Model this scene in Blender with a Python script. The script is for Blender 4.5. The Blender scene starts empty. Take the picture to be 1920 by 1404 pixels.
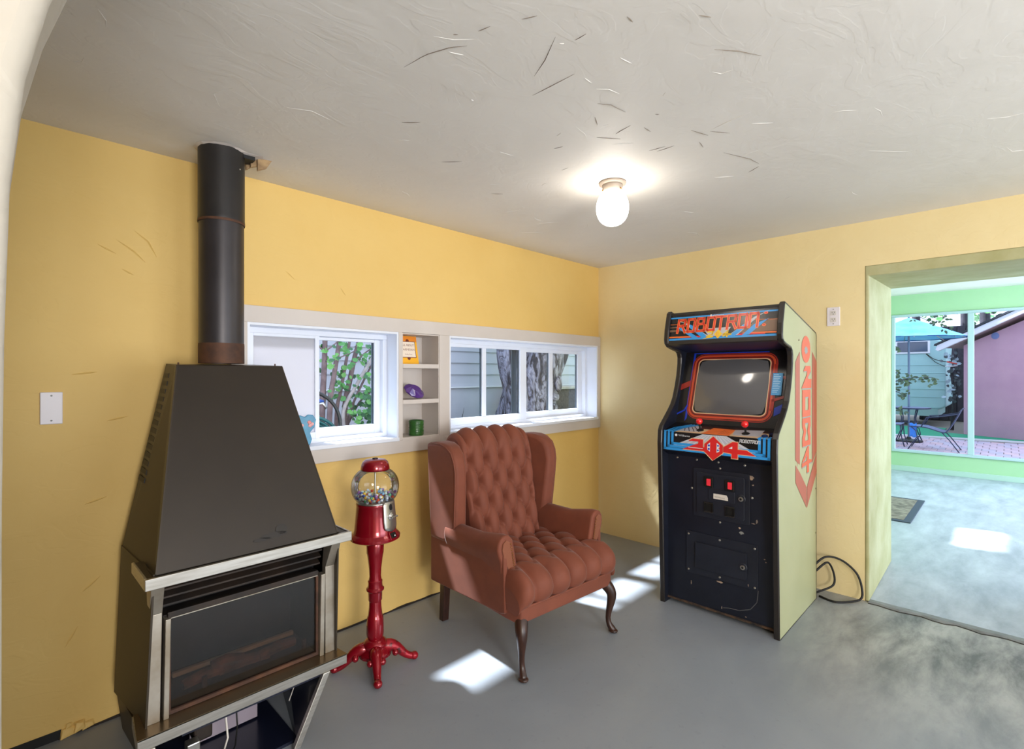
import bpy, bmesh, math, random
from mathutils import Vector, Matrix
random.seed(7)
SC = bpy.context.scene
COL = SC.collection
R = math.radians

# ---------------------------------------------------------------- camera, light, exposure
cam_d = bpy.data.cameras.new('camera'); cam_d.sensor_width = 36.0; cam_d.lens = 17.85
cam_d.clip_start = 0.05; cam_d.clip_end = 200
cam = bpy.data.objects.new('camera', cam_d); COL.objects.link(cam)
cam.location = (0, 0, 1.42); cam.rotation_euler = (R(90), 0, R(-45.7))
SC.camera = cam
SC.view_settings.view_transform = 'Standard'
SC.view_settings.look = 'None'
SC.view_settings.gamma = 1.0
SC.view_settings.use_curve_mapping = False
SC.view_settings.exposure = 0.38
SC.cycles.use_denoising = True
SC.cycles.max_bounces = 10
SC.cycles.diffuse_bounces = 5
SC.cycles.transparent_max_bounces = 12
SC.cycles.sample_clamp_indirect = 6.0

world = bpy.data.worlds.new('sky'); SC.world = world; world.use_nodes = True
wn = world.node_tree.nodes; wl = world.node_tree.links
bg = wn['Background']
bg.inputs[0].default_value = (0.66, 0.80, 1.0, 1)
bg.inputs[1].default_value = 2.2

def lamp(name, kind, loc, power, color=(1, 1, 1), size=(1, 1), aim=None, angle=None):
    d = bpy.data.lights.new(name, kind); d.energy = power; d.color = color
    if kind == 'AREA':
        d.shape = 'RECTANGLE'; d.size, d.size_y = size
    if angle is not None: d.angle = angle
    o = bpy.data.objects.new(name, d); COL.objects.link(o); o.location = loc
    if aim is not None:
        o.rotation_euler = Vector(aim).to_track_quat('-Z', 'Y').to_euler()
    return o
# the sun, through a thin veil of cloud: slopes down across the alley into the windows
lamp('sun', 'SUN', (2, 8, 9), 18.0, (0.90, 0.95, 1.0), aim=(0.14, -0.66, -1.0), angle=R(3.2))
# daylight of the window of the room behind the camera
lamp('rear_window_daylight', 'AREA', (-0.25, -2.45, 1.35), 92, (1.0, 0.97, 0.93), (0.9, 1.2), aim=(0.10, 1, 0.22))
lamp('rear_upward_fill', 'AREA', (2.3, -2.40, 0.9), 36, (0.98, 0.98, 0.97), (2.4, 1.5), aim=(0.05, 1, 0.55))  # added unseen fill, aimed up to brighten the ceiling
# added fill lamp at the second room's unseen side, for its daylight
lamp('annex_side_fill', 'AREA', (7.2, -2.9, 1.5), 200, (0.74, 0.87, 1.0), (3.0, 2.0), aim=(0, 1, -0.1))

# ---------------------------------------------------------------- helpers
def lin(c):
    return tuple((v/12.92 if v <= 0.04045 else ((v+0.055)/1.055)**2.4) for v in [x/255.0 for x in c])

class NT:
    def __init__(s, name):
        s.m = bpy.data.materials.new(name); s.m.use_nodes = True
        s.t = s.m.node_tree; s.n = s.t.nodes; s.l = s.t.links
        s.b = s.n['Principled BSDF']; s.out = s.n['Material Output']
        s._co = None
    def co(s):
        if not s._co: s._co = s.n.new('ShaderNodeTexCoord').outputs['Object']
        return s._co
    def noise(s, scale, detail=4, rough=0.55, stretch=None, dist=0.0, rot=0.0):
        t = s.n.new('ShaderNodeTexNoise'); t.inputs['Scale'].default_value = scale
        t.inputs['Detail'].default_value = detail; t.inputs['Roughness'].default_value = rough
        t.inputs['Distortion'].default_value = dist
        if stretch:
            mp = s.n.new('ShaderNodeMapping'); mp.inputs['Scale'].default_value = stretch; mp.inputs['Rotation'].default_value = (0, 0, rot)
            s.l.new(s.co(), mp.inputs[0]); s.l.new(mp.outputs[0], t.inputs['Vector'])
        else: s.l.new(s.co(), t.inputs['Vector'])
        return t.outputs['Fac']
    def ramp(s, fac, a, b, ca=0.0, cb=1.0):
        r = s.n.new('ShaderNodeMapRange'); r.inputs[1].default_value = a; r.inputs[2].default_value = b
        r.inputs[3].default_value = ca; r.inputs[4].default_value = cb; s.l.new(fac, r.inputs[0])
        return r.outputs[0]
    def mix(s, fac, a, b):
        x = s.n.new('ShaderNodeMix'); x.data_type = 'RGBA'
        for v, i in ((fac, 0), (a, 6), (b, 7)):
            if hasattr(v, 'is_linked'): s.l.new(v, x.inputs[i])
            elif i == 0: x.inputs[0].default_value = v
            else: x.inputs[i].default_value = (*v[:3], 1)
        return x.outputs[2]
    def base(s, v):
        if hasattr(v, 'is_linked'): s.l.new(v, s.b.inputs['Base Color'])
        else: s.b.inputs['Base Color'].default_value = (*v[:3], 1)
    def bump(s, h, strength=0.3, dist=0.01, prev=None):
        b = s.n.new('ShaderNodeBump'); b.inputs['Strength'].default_value = strength
        b.inputs['Distance'].default_value = dist; s.l.new(h, b.inputs['Height'])
        if prev is not None: s.l.new(prev, b.inputs['Normal'])
        s.l.new(b.outputs[0], s.b.inputs['Normal']); return b.outputs[0]

def mat(name, c, rough=0.5, metal=0.0, c2=None, scale=6.0, lo=0.35, hi=0.65, bump=None, coat=0.0, sheen=0.0, stretch=None, emit=None, spec=None):
    s = NT(name); s.b.inputs['Roughness'].default_value = rough; s.b.inputs['Metallic'].default_value = metal
    if c2 is not None: s.base(s.mix(s.ramp(s.noise(scale, stretch=stretch), lo, hi), lin(c), lin(c2)))
    else: s.base(lin(c))
    if bump: s.bump(s.noise(bump[0], 5, stretch=stretch), bump[1], bump[2] if len(bump) > 2 else 0.005)
    if coat: s.b.inputs['Coat Weight'].default_value = coat; s.b.inputs['Coat Roughness'].default_value = 0.08
    if sheen:
        s.b.inputs['Sheen Weight'].default_value = sheen; s.b.inputs['Sheen Roughness'].default_value = 0.35
    if spec is not None: s.b.inputs['Specular IOR Level'].default_value = spec
    if emit:
        s.b.inputs['Emission Color'].default_value = (*emit[0], 1); s.b.inputs['Emission Strength'].default_value = emit[1]
    return s.m

def thin_glass(name, tint=(1, 1, 1), refl=1.0):
    s = NT(name); s.n.remove(s.b)
    tr = s.n.new('ShaderNodeBsdfTransparent'); tr.inputs[0].default_value = (*tint, 1)
    gl = s.n.new('ShaderNodeBsdfGlossy'); gl.inputs['Roughness'].default_value = 0.02
    fr = s.n.new('ShaderNodeFresnel'); fr.inputs[0].default_value = 1.45
    mu = s.n.new('ShaderNodeMath'); mu.operation = 'MULTIPLY'; mu.inputs[1].default_value = refl
    s.l.new(fr.outputs[0], mu.inputs[0])
    mx = s.n.new('ShaderNodeMixShader'); s.l.new(mu.outputs[0], mx.inputs[0])
    s.l.new(tr.outputs[0], mx.inputs[1]); s.l.new(gl.outputs[0], mx.inputs[2]); s.l.new(mx.outputs[0], s.out.inputs[0])
    return s.m

class MB:
    """collects shapes into one mesh"""
    def __init__(s): s.v = []; s.f = []
    def add(s, vs, fs):
        o = len(s.v); s.v += [tuple(v) for v in vs]; s.f += [tuple(i+o for i in f) for f in fs]; return s
    def box(s, x0, x1, y0, y1, z0, z1):
        return s.add([(x0,y0,z0),(x1,y0,z0),(x1,y1,z0),(x0,y1,z0),(x0,y0,z1),(x1,y0,z1),(x1,y1,z1),(x0,y1,z1)],
                     [(0,3,2,1),(4,5,6,7),(0,1,5,4),(1,2,6,5),(2,3,7,6),(3,0,4,7)])
    def hexa(s, p):      # 8 corners, same order as box
        return s.add(p, [(0,3,2,1),(4,5,6,7),(0,1,5,4),(1,2,6,5),(2,3,7,6),(3,0,4,7)])
    def prism(s, poly, axis, a, b):
        n = len(poly)
        def P(p, t):
            return {0: (t, p[0], p[1]), 1: (p[0], t, p[1]), 2: (p[0], p[1], t)}[axis]
        return s.add([P(p, a) for p in poly]+[P(p, b) for p in poly],
                     [tuple(range(n)), tuple(range(2*n-1, n-1, -1))]+[(i, i+n, (i+1) % n+n, (i+1) % n) for i in range(n)])
    def poly(s, pts): return s.add(pts, [tuple(range(len(pts)))])
    def lathe(s, prof, c=(0,0,0), n=24, cap=True):
        vs = []; fs = []
        for r, z in prof:
            for i in range(n):
                a = 2*math.pi*i/n; vs.append((c[0]+r*math.cos(a), c[1]+r*math.sin(a), c[2]+z))
        for j in range(len(prof)-1):
            for i in range(n):
                k = (i+1) % n; fs.append((j*n+i, j*n+k, (j+1)*n+k, (j+1)*n+i))
        if cap:
            fs.append(tuple(range(n-1, -1, -1))); fs.append(tuple((len(prof)-1)*n+i for i in range(n)))
        return s.add(vs, fs)
    def tube(s, pts, rad, n=8, cap=True, squash=None):
        pts = [Vector(p) for p in pts]; m = len(pts)
        rs = rad if isinstance(rad, (list, tuple)) else [rad]*m
        up = None; vs = []; fs = []
        for i, p in enumerate(pts):
            d = (pts[min(i+1, m-1)]-pts[max(i-1, 0)]).normalized()
            if up is None:
                up = Vector((0,0,1)) if abs(d.z) < 0.9 else Vector((1,0,0))
            x = d.cross(up).normalized(); y = x.cross(d).normalized(); up = y
            for k in range(n):
                a = 2*math.pi*k/n
                vs.append(p+(x*math.cos(a)+y*math.sin(a)*(squash or 1))*rs[i])
        for j in range(m-1):
            for k in range(n):
                q = (k+1) % n; fs.append((j*n+k, j*n+q, (j+1)*n+q, (j+1)*n+k))
        if cap:
            fs.append(tuple(range(n-1, -1, -1))); fs.append(tuple((m-1)*n+k for k in range(n)))
        return s.add(vs, fs)
    def ball(s, c, r, nu=12, nv=8, sc=(1,1,1)):
        prof = []
        for j in range(1, nv):
            a = math.pi*j/nv; prof.append((r*math.sin(a), -r*math.cos(a)))
        o = len(s.v); s.lathe(prof, (0,0,0), nu)
        for i in range(o, len(s.v)):
            x, y, z = s.v[i]; s.v[i] = (c[0]+x*sc[0], c[1]+y*sc[1], c[2]+z*sc[2])
        return s
    def grid(s, fn, nu, nv, closeu=False):
        vs = [fn(i/(nu-1), j/(nv-1)) for j in range(nv) for i in range(nu)]
        fs = [(j*nu+i, j*nu+i+1, (j+1)*nu+i+1, (j+1)*nu+i) for j in range(nv-1) for i in range(nu-1)]
        return s.add(vs, fs)
    def build(s, name, m, parent=None, smooth=False, bevel=0, seg=2, subs=0, mtx=None, fix=True):
        me = bpy.data.meshes.new(name)
        vs = [tuple(mtx @ Vector(v)) for v in s.v] if mtx else s.v
        me.from_pydata(vs, [], s.f)
        if fix:
            bm = bmesh.new(); bm.from_mesh(me); bmesh.ops.recalc_face_normals(bm, faces=bm.faces); bm.to_mesh(me); bm.free()
        me.materials.append(m)
        if smooth is True: me.polygons.foreach_set('use_smooth', [True]*len(me.polygons))
        o = bpy.data.objects.new(name, me); COL.objects.link(o)
        if parent: o.parent = parent
        if bevel:
            b = o.modifiers.new('bevel', 'BEVEL'); b.width = bevel; b.segments = seg; b.limit_method = 'ANGLE'; b.angle_limit = R(32)
            if smooth == 'auto': me.polygons.foreach_set('use_smooth', [True]*len(me.polygons)); b.harden_normals = True
        if subs:
            b = o.modifiers.new('subdivision', 'SUBSURF'); b.levels = subs; b.render_levels = subs
        return o

def smooth_by_angle(o, deg=40):
    bm = bmesh.new(); bm.from_mesh(o.data)
    for f in bm.faces: f.smooth = True
    for e in bm.edges:
        if len(e.link_faces) == 2 and e.calc_face_angle(0) > R(deg): e.smooth = False
    bm.to_mesh(o.data); bm.free(); return o

def tag(o, label=None, cat=None, group=None, kind=None):
    if label: o['label'] = label
    if cat: o['category'] = cat
    if group: o['group'] = group
    if kind: o['kind'] = kind
    return o
def thing(name, label, cat, loc=(0,0,0), rz=0, group=None):
    o = bpy.data.objects.new(name, None); COL.objects.link(o); o.location = loc; o.rotation_euler = (0,0,R(rz))
    o.empty_display_size = 0.1
    return tag(o, label, cat, group)
def struct(o): o['kind'] = 'structure'; return o
def sempty(name):
    o = bpy.data.objects.new(name, None); COL.objects.link(o); o['kind'] = 'structure'; return o
def dup(o, parent=None):
    c = o.copy(); COL.objects.link(c)
    if parent: c.parent = parent
    return c
def boxo(name, m, parent, x0, x1, y0, y1, z0, z1, bevel=0.0, seg=2):
    return MB().box(x0,x1,y0,y1,z0,z1).build(name, m, parent, bevel=bevel, seg=seg)

class Plane2:
    """flat print and thin pieces laid on a plane of an object: origin + u*U + v*V, lifted by n"""
    def __init__(s, o, U, V):
        s.o = Vector(o); s.U = Vector(U).normalized(); s.V = Vector(V).normalized(); s.N = s.U.cross(s.V).normalized()
    def p(s, u, v, n=0.0): return tuple(s.o+s.U*u+s.V*v+s.N*n)
    def poly(s, mb, pts, n): return mb.add([s.p(u, v, n) for u, v in pts], [tuple(range(len(pts)))])
    def rect(s, mb, u0, u1, v0, v1, n): return s.poly(mb, [(u0,v0),(u1,v0),(u1,v1),(u0,v1)], n)
    def slab(s, mb, pts, n0, n1):
        k = len(pts)
        return mb.add([s.p(u,v,n0) for u,v in pts]+[s.p(u,v,n1) for u,v in pts],
            [tuple(range(k-1,-1,-1)), tuple(range(k, 2*k))]+[(i, (i+1) % k, (i+1) % k+k, i+k) for i in range(k)])
    def stroke(s, mb, pts, w, n, closed=False):
        q = list(pts)+([pts[0]] if closed else [])
        h = w/2
        for (a, b), (c, d) in zip(q, q[1:]):
            L = math.hypot(c-a, d-b) or 1e-6; tx, ty = (c-a)/L, (d-b)/L; nx, ny = -ty*h, tx*h
            a2, b2, c2, d2 = a-tx*h, b-ty*h, c+tx*h, d+ty*h
            s.poly(mb, [(a2-nx, b2-ny), (c2-nx, d2-ny), (c2+nx, d2+ny), (a2+nx, b2+ny)], n)
        return mb
    def disc(s, mb, u, v, r, n, k=20, rv=None):
        return s.poly(mb, [(u+r*math.cos(2*math.pi*i/k), v+(rv or r)*math.sin(2*math.pi*i/k)) for i in range(k)], n)
    def ring(s, mb, outer, inner, n):
        k = len(outer)
        return mb.add([s.p(u,v,n) for u,v in outer]+[s.p(u,v,n) for u,v in inner], [(i, (i+1) % k, (i+1) % k+k, i+k) for i in range(k)])

def text_mesh(body, size):
    cu = bpy.data.curves.new('lettering', 'FONT'); cu.body = body; cu.size = size; cu.resolution_u = 2
    o = bpy.data.objects.new('lettering', cu); COL.objects.link(o)
    dg = bpy.context.evaluated_depsgraph_get(); dg.update()
    me = bpy.data.meshes.new_from_object(o.evaluated_get(dg))
    vs = [tuple(v.co) for v in me.vertices]; fs = [tuple(p.vertices) for p in me.polygons]
    bpy.data.objects.remove(o); bpy.data.curves.remove(cu); bpy.data.meshes.remove(me)
    return vs, fs
def text_on(pl, mb, body, u, v, size, n, width=None, slant=0.0):
    vs, fs = text_mesh(body, size)
    if not vs: return mb
    x0 = min(a[0] for a in vs); x1 = max(a[0] for a in vs)
    k = (width/(x1-x0)) if width else 1.0
    return mb.add([pl.p(u+(a[0]-x0)*k+slant*a[1], v+a[1], n) for a in vs], fs)

def rrect(u0, u1, v0, v1, r, k=5):
    pts = []
    for cx_, cy_, a0 in ((u1-r, v0+r, -90), (u1-r, v1-r, 0), (u0+r, v1-r, 90), (u0+r, v0+r, 180)):
        for i in range(k+1):
            a = R(a0+90*i/k); pts.append((cx_+r*math.cos(a), cy_+r*math.sin(a)))
    return pts

# ---------------------------------------------------------------- materials
def plaster(name, c, c2, bump=0.35, big=1.4):
    s = NT(name); s.b.inputs['Roughness'].default_value = 0.62
    s.base(s.mix(s.ramp(s.noise(big, 5, 0.6), 0.35, 0.68), lin(c), lin(c2)))
    n1 = s.bump(s.noise(2.2, 3, 0.5, dist=0.6), bump*0.8, 0.035)
    n2 = s.bump(s.ramp(s.noise(5.0, 2, 0.5, stretch=(1.0, 1.6, 1.6), dist=2.2), 0.47, 0.53), bump*0.30, 0.004, n1)
    s.bump(s.noise(70, 3), bump*0.25, 0.002, n2)
    return s.m
M = {}
M['yellow'] = plaster('yellow_wall_paint', (225, 190, 114), (220, 183, 105))
M['pale'] = plaster('pale_yellow_wall_paint', (232, 213, 163), (228, 206, 150))
M['jamb'] = plaster('weathered_jamb_paint', (186, 184, 144), (160, 156, 104), big=3.0)
M['white'] = plaster('white_plaster', (222, 219, 214), (216, 213, 208), bump=0.3)
M['arch'] = plaster('cream_plaster', (168, 162, 152), (163, 156, 143), bump=0.5)
M['scrape'] = mat('plaster_crevice', (120, 108, 96), 0.9)
M['green'] = plaster('green_wall_paint', (160, 198, 156), (154, 193, 152), bump=0.1)
M['trim'] = mat('painted_trim', (206, 198, 192), 0.5, c2=(200, 191, 184), scale=3, bump=(40, .08, .002))
M['vinyl'] = mat('white_window_vinyl', (226, 231, 242), 0.35)
M['gasket'] = mat('dark_window_gasket', (40, 54, 64), 0.6)
def frosted(name, c):
    s = NT(name); s.b.inputs['Roughness'].default_value = .7; s.base(lin(c))
    t = s.n.new('ShaderNodeBsdfTranslucent'); t.inputs[0].default_value = (*lin(c), 1)
    mx = s.n.new('ShaderNodeMixShader'); mx.inputs[0].default_value = .4
    s.l.new(s.b.outputs[0], mx.inputs[1]); s.l.new(t.outputs[0], mx.inputs[2]); s.l.new(mx.outputs[0], s.out.inputs[0]); return s.m
M['board'] = frosted('white_frosted_panel', (208, 207, 212))
M['board_'] = mat('white_blanking_board', (214, 213, 216), 0.6, c2=(208, 206, 210), scale=2)
M['glass'] = thin_glass('window_glass', (0.97, 0.985, 1.0), 0.12)
M['globeglass'] = thin_glass('clear_globe_glass', (0.98, 0.99, 1.0), 0.9)
def concrete():
    s = NT('grey_painted_concrete')
    big = s.noise(0.9, 6, 0.6, dist=0.5); med = s.noise(2.6, 9, 0.66, stretch=(.75, 2.2, 1), dist=0.25, rot=R(38)); fine = s.noise(30, 4)
    c = s.mix(s.ramp(big, 0.35, 0.68), lin((133, 139, 147)), lin((147, 153, 160)))
    # worn, mottled screed near the doorway
    tc = s.n.new('ShaderNodeSeparateXYZ'); s.l.new(s.co(), tc.inputs[0])
    gx = s.ramp(tc.outputs[0], 2.3, 3.4); gy = s.ramp(tc.outputs[1], 1.05, 0.35)
    mm = s.n.new('ShaderNodeMath'); mm.operation = 'MULTIPLY'; s.l.new(gx, mm.inputs[0]); s.l.new(gy, mm.inputs[1])
    wear = s.mix(s.ramp(med, 0.38, 0.62), lin((86, 85, 82)), lin((172, 171, 167)))
    c = s.mix(mm.outputs[0], c, wear)
    far = s.ramp(tc.outputs[0], 3.83, 3.86)
    bl = s.mix(s.ramp(med, 0.35, 0.7), lin((146, 154, 168)), lin((188, 194, 208)))  # second room: mottled screed, paler and bluer with its daylight painted in
    c = s.mix(far, c, bl)
    c = s.mix(s.ramp(fine, 0.62, 0.8, 0, 0.25), c, lin((90, 92, 94)))
    s.base(c)
    s.b.inputs['Roughness'].default_value = 0.42
    n1 = s.bump(med, 0.16, 0.01); s.bump(fine, 0.12, 0.002, n1)
    return s.m
M['concrete'] = concrete()
M['hood'] = mat('dark_bronze_enamel', (45, 38, 32), 0.36, 0.3, c2=(52, 44, 36), scale=2.5, bump=(160, .05, .001))
M['hoodside'] = mat('dark_bronze_enamel_side', (52, 43, 31), 0.5, 0.2, c2=(56, 46, 33), scale=2.5)
M['steel'] = mat('brushed_steel', (196, 192, 184), 0.34, 0.9, c2=(176, 170, 160), scale=8, stretch=(1, 14, 14), bump=(60, .04, .001))
M['stain'] = mat('heat_stained_steel', (178, 170, 158), 0.42, 0.75, c2=(150, 138, 120), scale=7)
M['black'] = mat('black_iron', (24, 22, 21), 0.5, 0.3)
M['soot'] = mat('sooty_brown_iron', (54, 42, 34), 0.6, 0.3, c2=(36, 30, 27), scale=12)
M['fireglass'] = mat('smoked_fire_glass', (44, 44, 45), 0.12, 0.0, c2=(58, 56, 54), scale=4, coat=0.6)
M['rust'] = mat('rusty_brown_metal', (96, 62, 42), 0.7, 0.2, c2=(66, 44, 34), scale=14)
M['pipe'] = mat('black_flue_paint', (40, 38, 38), 0.42, 0.3, c2=(48, 45, 44), scale=5)
M['pipe2'] = mat('charcoal_flue_paint', (62, 58, 60), 0.40, 0.4, c2=(54, 50, 51), scale=5)
M['velvet'] = mat('rust_velvet', (122, 63, 42), 0.75, c2=(112, 57, 38), scale=9, bump=(240, .12, .001), sheen=0.14)
M['nail'] = mat('brass_nail', (150, 105, 60), 0.35, 0.9)
M['wood'] = mat('dark_walnut_wood', (62, 36, 26), 0.35, c2=(44, 26, 20), scale=10, stretch=(6, 6, 1))
M['red'] = mat('red_enamel', (144, 12, 28), 0.22, 0.35, c2=(134, 10, 27), scale=6, coat=0.5)
M['redworn'] = mat('worn_red_enamel', (160, 20, 36), 0.3, 0.3, c2=(84, 34, 36), scale=40, lo=0.5, hi=0.65, bump=(70, .5, .004))
M['chrome'] = mat('satin_chrome', (188, 186, 180), 0.3, 0.9)
M['dark'] = mat('dark_opening', (10, 10, 12), 0.6)
M['cabblack'] = mat('black_cabinet_paint', (20, 24, 36), 0.38, c2=(26, 30, 44), scale=5, bump=(120, .05, .001))
M['tmold'] = mat('black_edge_moulding', (40, 36, 34), 0.35)
M['cabside'] = mat('cream_green_cabinet_paint', (168, 168, 130), 0.42, c2=(160, 160, 120), scale=1.5)
M['sideorange'] = mat('orange_red_stencil', (206, 84, 42), 0.5)
M['sidered'] = mat('brick_red_stencil', (166, 82, 62), 0.5)
M['sidegrey'] = mat('grey_stencil', (138, 140, 138), 0.5)
M['artblack'] = mat('art_black', (30, 28, 30), 0.25)
M['artblue'] = mat('art_blue', (52, 150, 222), 0.3)
M['artcyan'] = mat('art_light_blue', (120, 200, 232), 0.3)
M['artdeep'] = mat('art_deep_blue', (24, 60, 190), 0.3)
M['artwhite'] = mat('art_white', (222, 222, 226), 0.3)
M['artgrey'] = mat('art_silver', (182, 184, 194), 0.3)
M['artorange'] = mat('art_orange', (238, 118, 52), 0.3)
M['artred'] = mat('art_red', (214, 44, 44), 0.3)
M['artdred'] = mat('art_dark_red', (152, 44, 34), 0.3)
M['artyellow'] = mat('art_yellow', (236, 196, 50), 0.3)
M['artcream'] = mat('art_cream', (224, 190, 150), 0.3)
M['artbrown'] = mat('art_brown_glow', (120, 92, 72), 0.3)
M['crt'] = mat('grey_picture_tube', (92, 92, 96), 0.10, coat=0.8)
M['ball'] = mat('red_plastic_ball', (226, 28, 30), 0.15, coat=0.5)
M['coinred'] = mat('red_coin_button', (216, 50, 62), 0.35, emit=(lin((216, 40, 54)), 0.25))
M['paper'] = mat('off_white_label', (222, 214, 204), 0.6)
M['plate'] = mat('white_plastic_plate', (226, 220, 224), 0.35)
M['lampglass'] = mat('lit_opal_globe', (255, 250, 240), 0.3, emit=((1.0, 0.92, 0.81), 15.0))
M['lampbase'] = mat('white_lamp_holder', (150, 138, 126), 0.5)
# ---------------------------------------------------------------- the room shell
W = 2.645; RX = 3.83; CZ = 2.38; AX = 4.77; GX = 9.4; ACZ = 2.59
def holed_wall(name, m, axis, t0, t1, a0, a1, z0, z1, holes, step=None):
    """wall slab across `axis` (0: x thickness, 1: y thickness) with rectangular holes (a0,a1,z0,z1)"""
    As = sorted({a0, a1, *[h[0] for h in holes], *[h[1] for h in holes]})
    Zs = sorted({z0, z1, *[h[2] for h in holes], *[h[3] for h in holes]})
    bm = bmesh.new(); cache = {}
    def V(a, z, t):
        k = (round(a, 4), round(z, 4), round(t, 4))
        if k not in cache: cache[k] = bm.verts.new((t, a, z) if axis == 0 else (a, t, z))
        return cache[k]
    def solid(i, j):
        if i < 0 or j < 0 or i >= len(As)-1 or j >= len(Zs)-1: return False
        ca, cz = (As[i]+As[i+1])/2, (Zs[j]+Zs[j+1])/2
        return not any(h[0] < ca < h[1] and h[2] < cz < h[3] for h in holes)
    for i in range(len(As)-1):
        for j in range(len(Zs)-1):
            if not solid(i, j): continue
            a, b, c, d = As[i], As[i+1], Zs[j], Zs[j+1]
            for t in (t0, t1): bm.faces.new([V(a,c,t), V(b,c,t), V(b,d,t), V(a,d,t)])
            for (di, dj, p, q) in ((-1,0,(a,c),(a,d)), (1,0,(b,c),(b,d)), (0,-1,(a,c),(b,c)), (0,1,(a,d),(b,d))):
                if not solid(i+di, j+dj): bm.faces.new([V(*p,t0), V(*q,t0), V(*q,t1), V(*p,t1)])
    bmesh.ops.recalc_face_normals(bm, faces=bm.faces)
    me = bpy.data.meshes.new(name); bm.to_mesh(me); bm.free(); me.materials.append(m)
    o = bpy.data.objects.new(name, me); COL.objects.link(o); return struct(o)

floor = struct(boxo('floor', M['concrete'], None, -2.0, GX+0.1, -3.1, 2.9, -0.15, 0.0))
ceiling = struct(boxo('ceiling', M['white'], None, -2.0, RX+0.01, -2.75, W+0.01, CZ, CZ+0.12))
struct(boxo('ceiling.001', M['white'], None, AX-0.6, GX+0.2, -3.1, 1.5, ACZ, ACZ+0.12))
wall_back = holed_wall('wall_back', M['yellow'], 1, W, W+0.19, -2.0, RX+0.2, -0.1, CZ+0.1,
    [(0.86, 1.715, 1.02, 1.675), (1.738, 2.018, 1.03, 1.674), (2.10, 3.79, 1.02, 1.675)])
_ext = mat('pale_blue_grey_outer_render', (170,174,184), .8); wall_back.data.materials.append(_ext)
for _p in wall_back.data.polygons:
    if _p.center.y > W+.12: _p.material_index = 1
wall_right = holed_wall('wall_right', M['pale'], 0, RX, AX, -3.0, W, -0.1, CZ+0.3, [(-0.62, 0.640, -0.1, 2.10)])
holed_wall('wall_left', M['yellow'], 0, -2.1, -1.95, -2.75, W+0.19, -0.1, CZ+0.1, [])
holed_wall('wall_front', M['white'], 1, -2.75, -2.6, -2.1, RX, -0.1, CZ+0.1, [(-0.9, 0.2, 0.95, 2.15), (1.1, 3.5, 0.1, 2.25)])
holed_wall('wall_far', M['green'], 0, GX, GX+0.14, -3.1, 1.5, -0.1, ACZ+0.1, [(-1.55, 1.238, 0.28, 2.30)])
holed_wall('wall_side', M['green'], 1, 1.30, 1.45, AX, GX, -0.1, ACZ+0.1, [(5.35, 6.05, 1.5, 2.12)])
holed_wall('wall_side.001', M['green'], 1, -3.1, -3.0, AX, GX, -0.1, ACZ+0.1, [(5.6, 8.8, 0.1, 2.3)])
struct(boxo('baseboard_far', mat('pale_green_baseboard', (168, 196, 186), 0.5), None, GX-0.02, GX, -3.0, 1.30, 0.0, 0.075, bevel=.004))

# arch of the partition beside the camera: a rounded pillar that swells into the ceiling
prof = [(0.0055,0.0),(0.0055,0.7),(0.006,1.30),(0.0075,1.45),(0.0110,1.585),(0.0205,1.677),(0.036,1.75),(0.058,1.821),(0.085,1.885),(0.12,1.945),
        (0.165,2.02),(0.205,2.10),(0.24,2.19),(0.265,2.28),(0.28,CZ+0.01)]
mb = MB().prism([(-1.95, 0.0)]+prof+[(-1.95, CZ+0.01)], 1, 0.60, 0.72)
o = struct(mb.build('wall_arch', M['arch'], None, bevel=0.016, seg=4)); smooth_by_angle(o, 50)

# ridges and scrapes left by the trowel in the ceiling plaster
RID = [[(0.9,1.35),(0.91,1.25),(0.94,1.17),(0.97,1.13)],[(0.95,1.19),(0.99,1.17)],[(0.95,1.06),(0.96,1.02)],[(1.22,1.09),(1.18,1.01),(1.12,0.92)],[(1.15,0.93),(1.16,0.92)],[(1.17,0.89),(1.17,0.85)],[(1.3,1.17),(1.3,1.09),(1.3,0.99)],[(1.42,0.99),(1.45,0.96),(1.5,0.95)],[(1.5,1.04),(1.54,1.01),(1.62,1.0)],[(1.57,1.1),(1.63,1.13)],[(1.65,1.12),(1.66,1.1)],[(1.74,1.12),(1.73,1.09),(1.72,1.04)],[(1.71,1.19),(1.79,1.13)],[(1.81,1.18),(1.86,1.11)],[(1.97,1.1),(1.98,1.03)],[(2.0,1.08),(2.0,1.0)],[(1.97,0.83),(1.95,0.76),(1.94,0.67)],[(1.98,0.84),(2.05,0.79)],[(1.92,0.89),(2.01,0.86)],[(1.33,0.84),(1.38,0.83)],[(1.49,0.62),(1.55,0.57),(1.62,0.53)],[(1.32,0.59),(1.35,0.57)],[(1.59,1.3),(1.58,1.27)],[(1.67,1.38),(1.68,1.34)],[(0.91,1.12),(0.92,1.11)],[(1.17,1.34),(1.18,1.34)],[(1.85,1.96),(1.9,1.92)],[(1.09,1.65),(1.14,1.6)],[(2.46,1.02),(2.51,0.95)],[(2.51,0.88),(2.47,0.82)],[(2.21,0.88),(2.36,0.82),(2.44,0.81)],[(2.03,0.7),(2.08,0.64)],[(1.0,0.94),(1.02,0.9)],[(1.19,0.73),(1.22,0.73)],[(1.34,0.98),(1.38,0.98)],[(1.77,1.01),(1.82,1.01)],[(1.71,0.93),(1.72,0.92)],[(1.87,1.5),(1.87,1.46)],[(2.04,0.91),(2.1,0.92)],[(1.42,1.83),(1.48,1.76)]]
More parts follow.
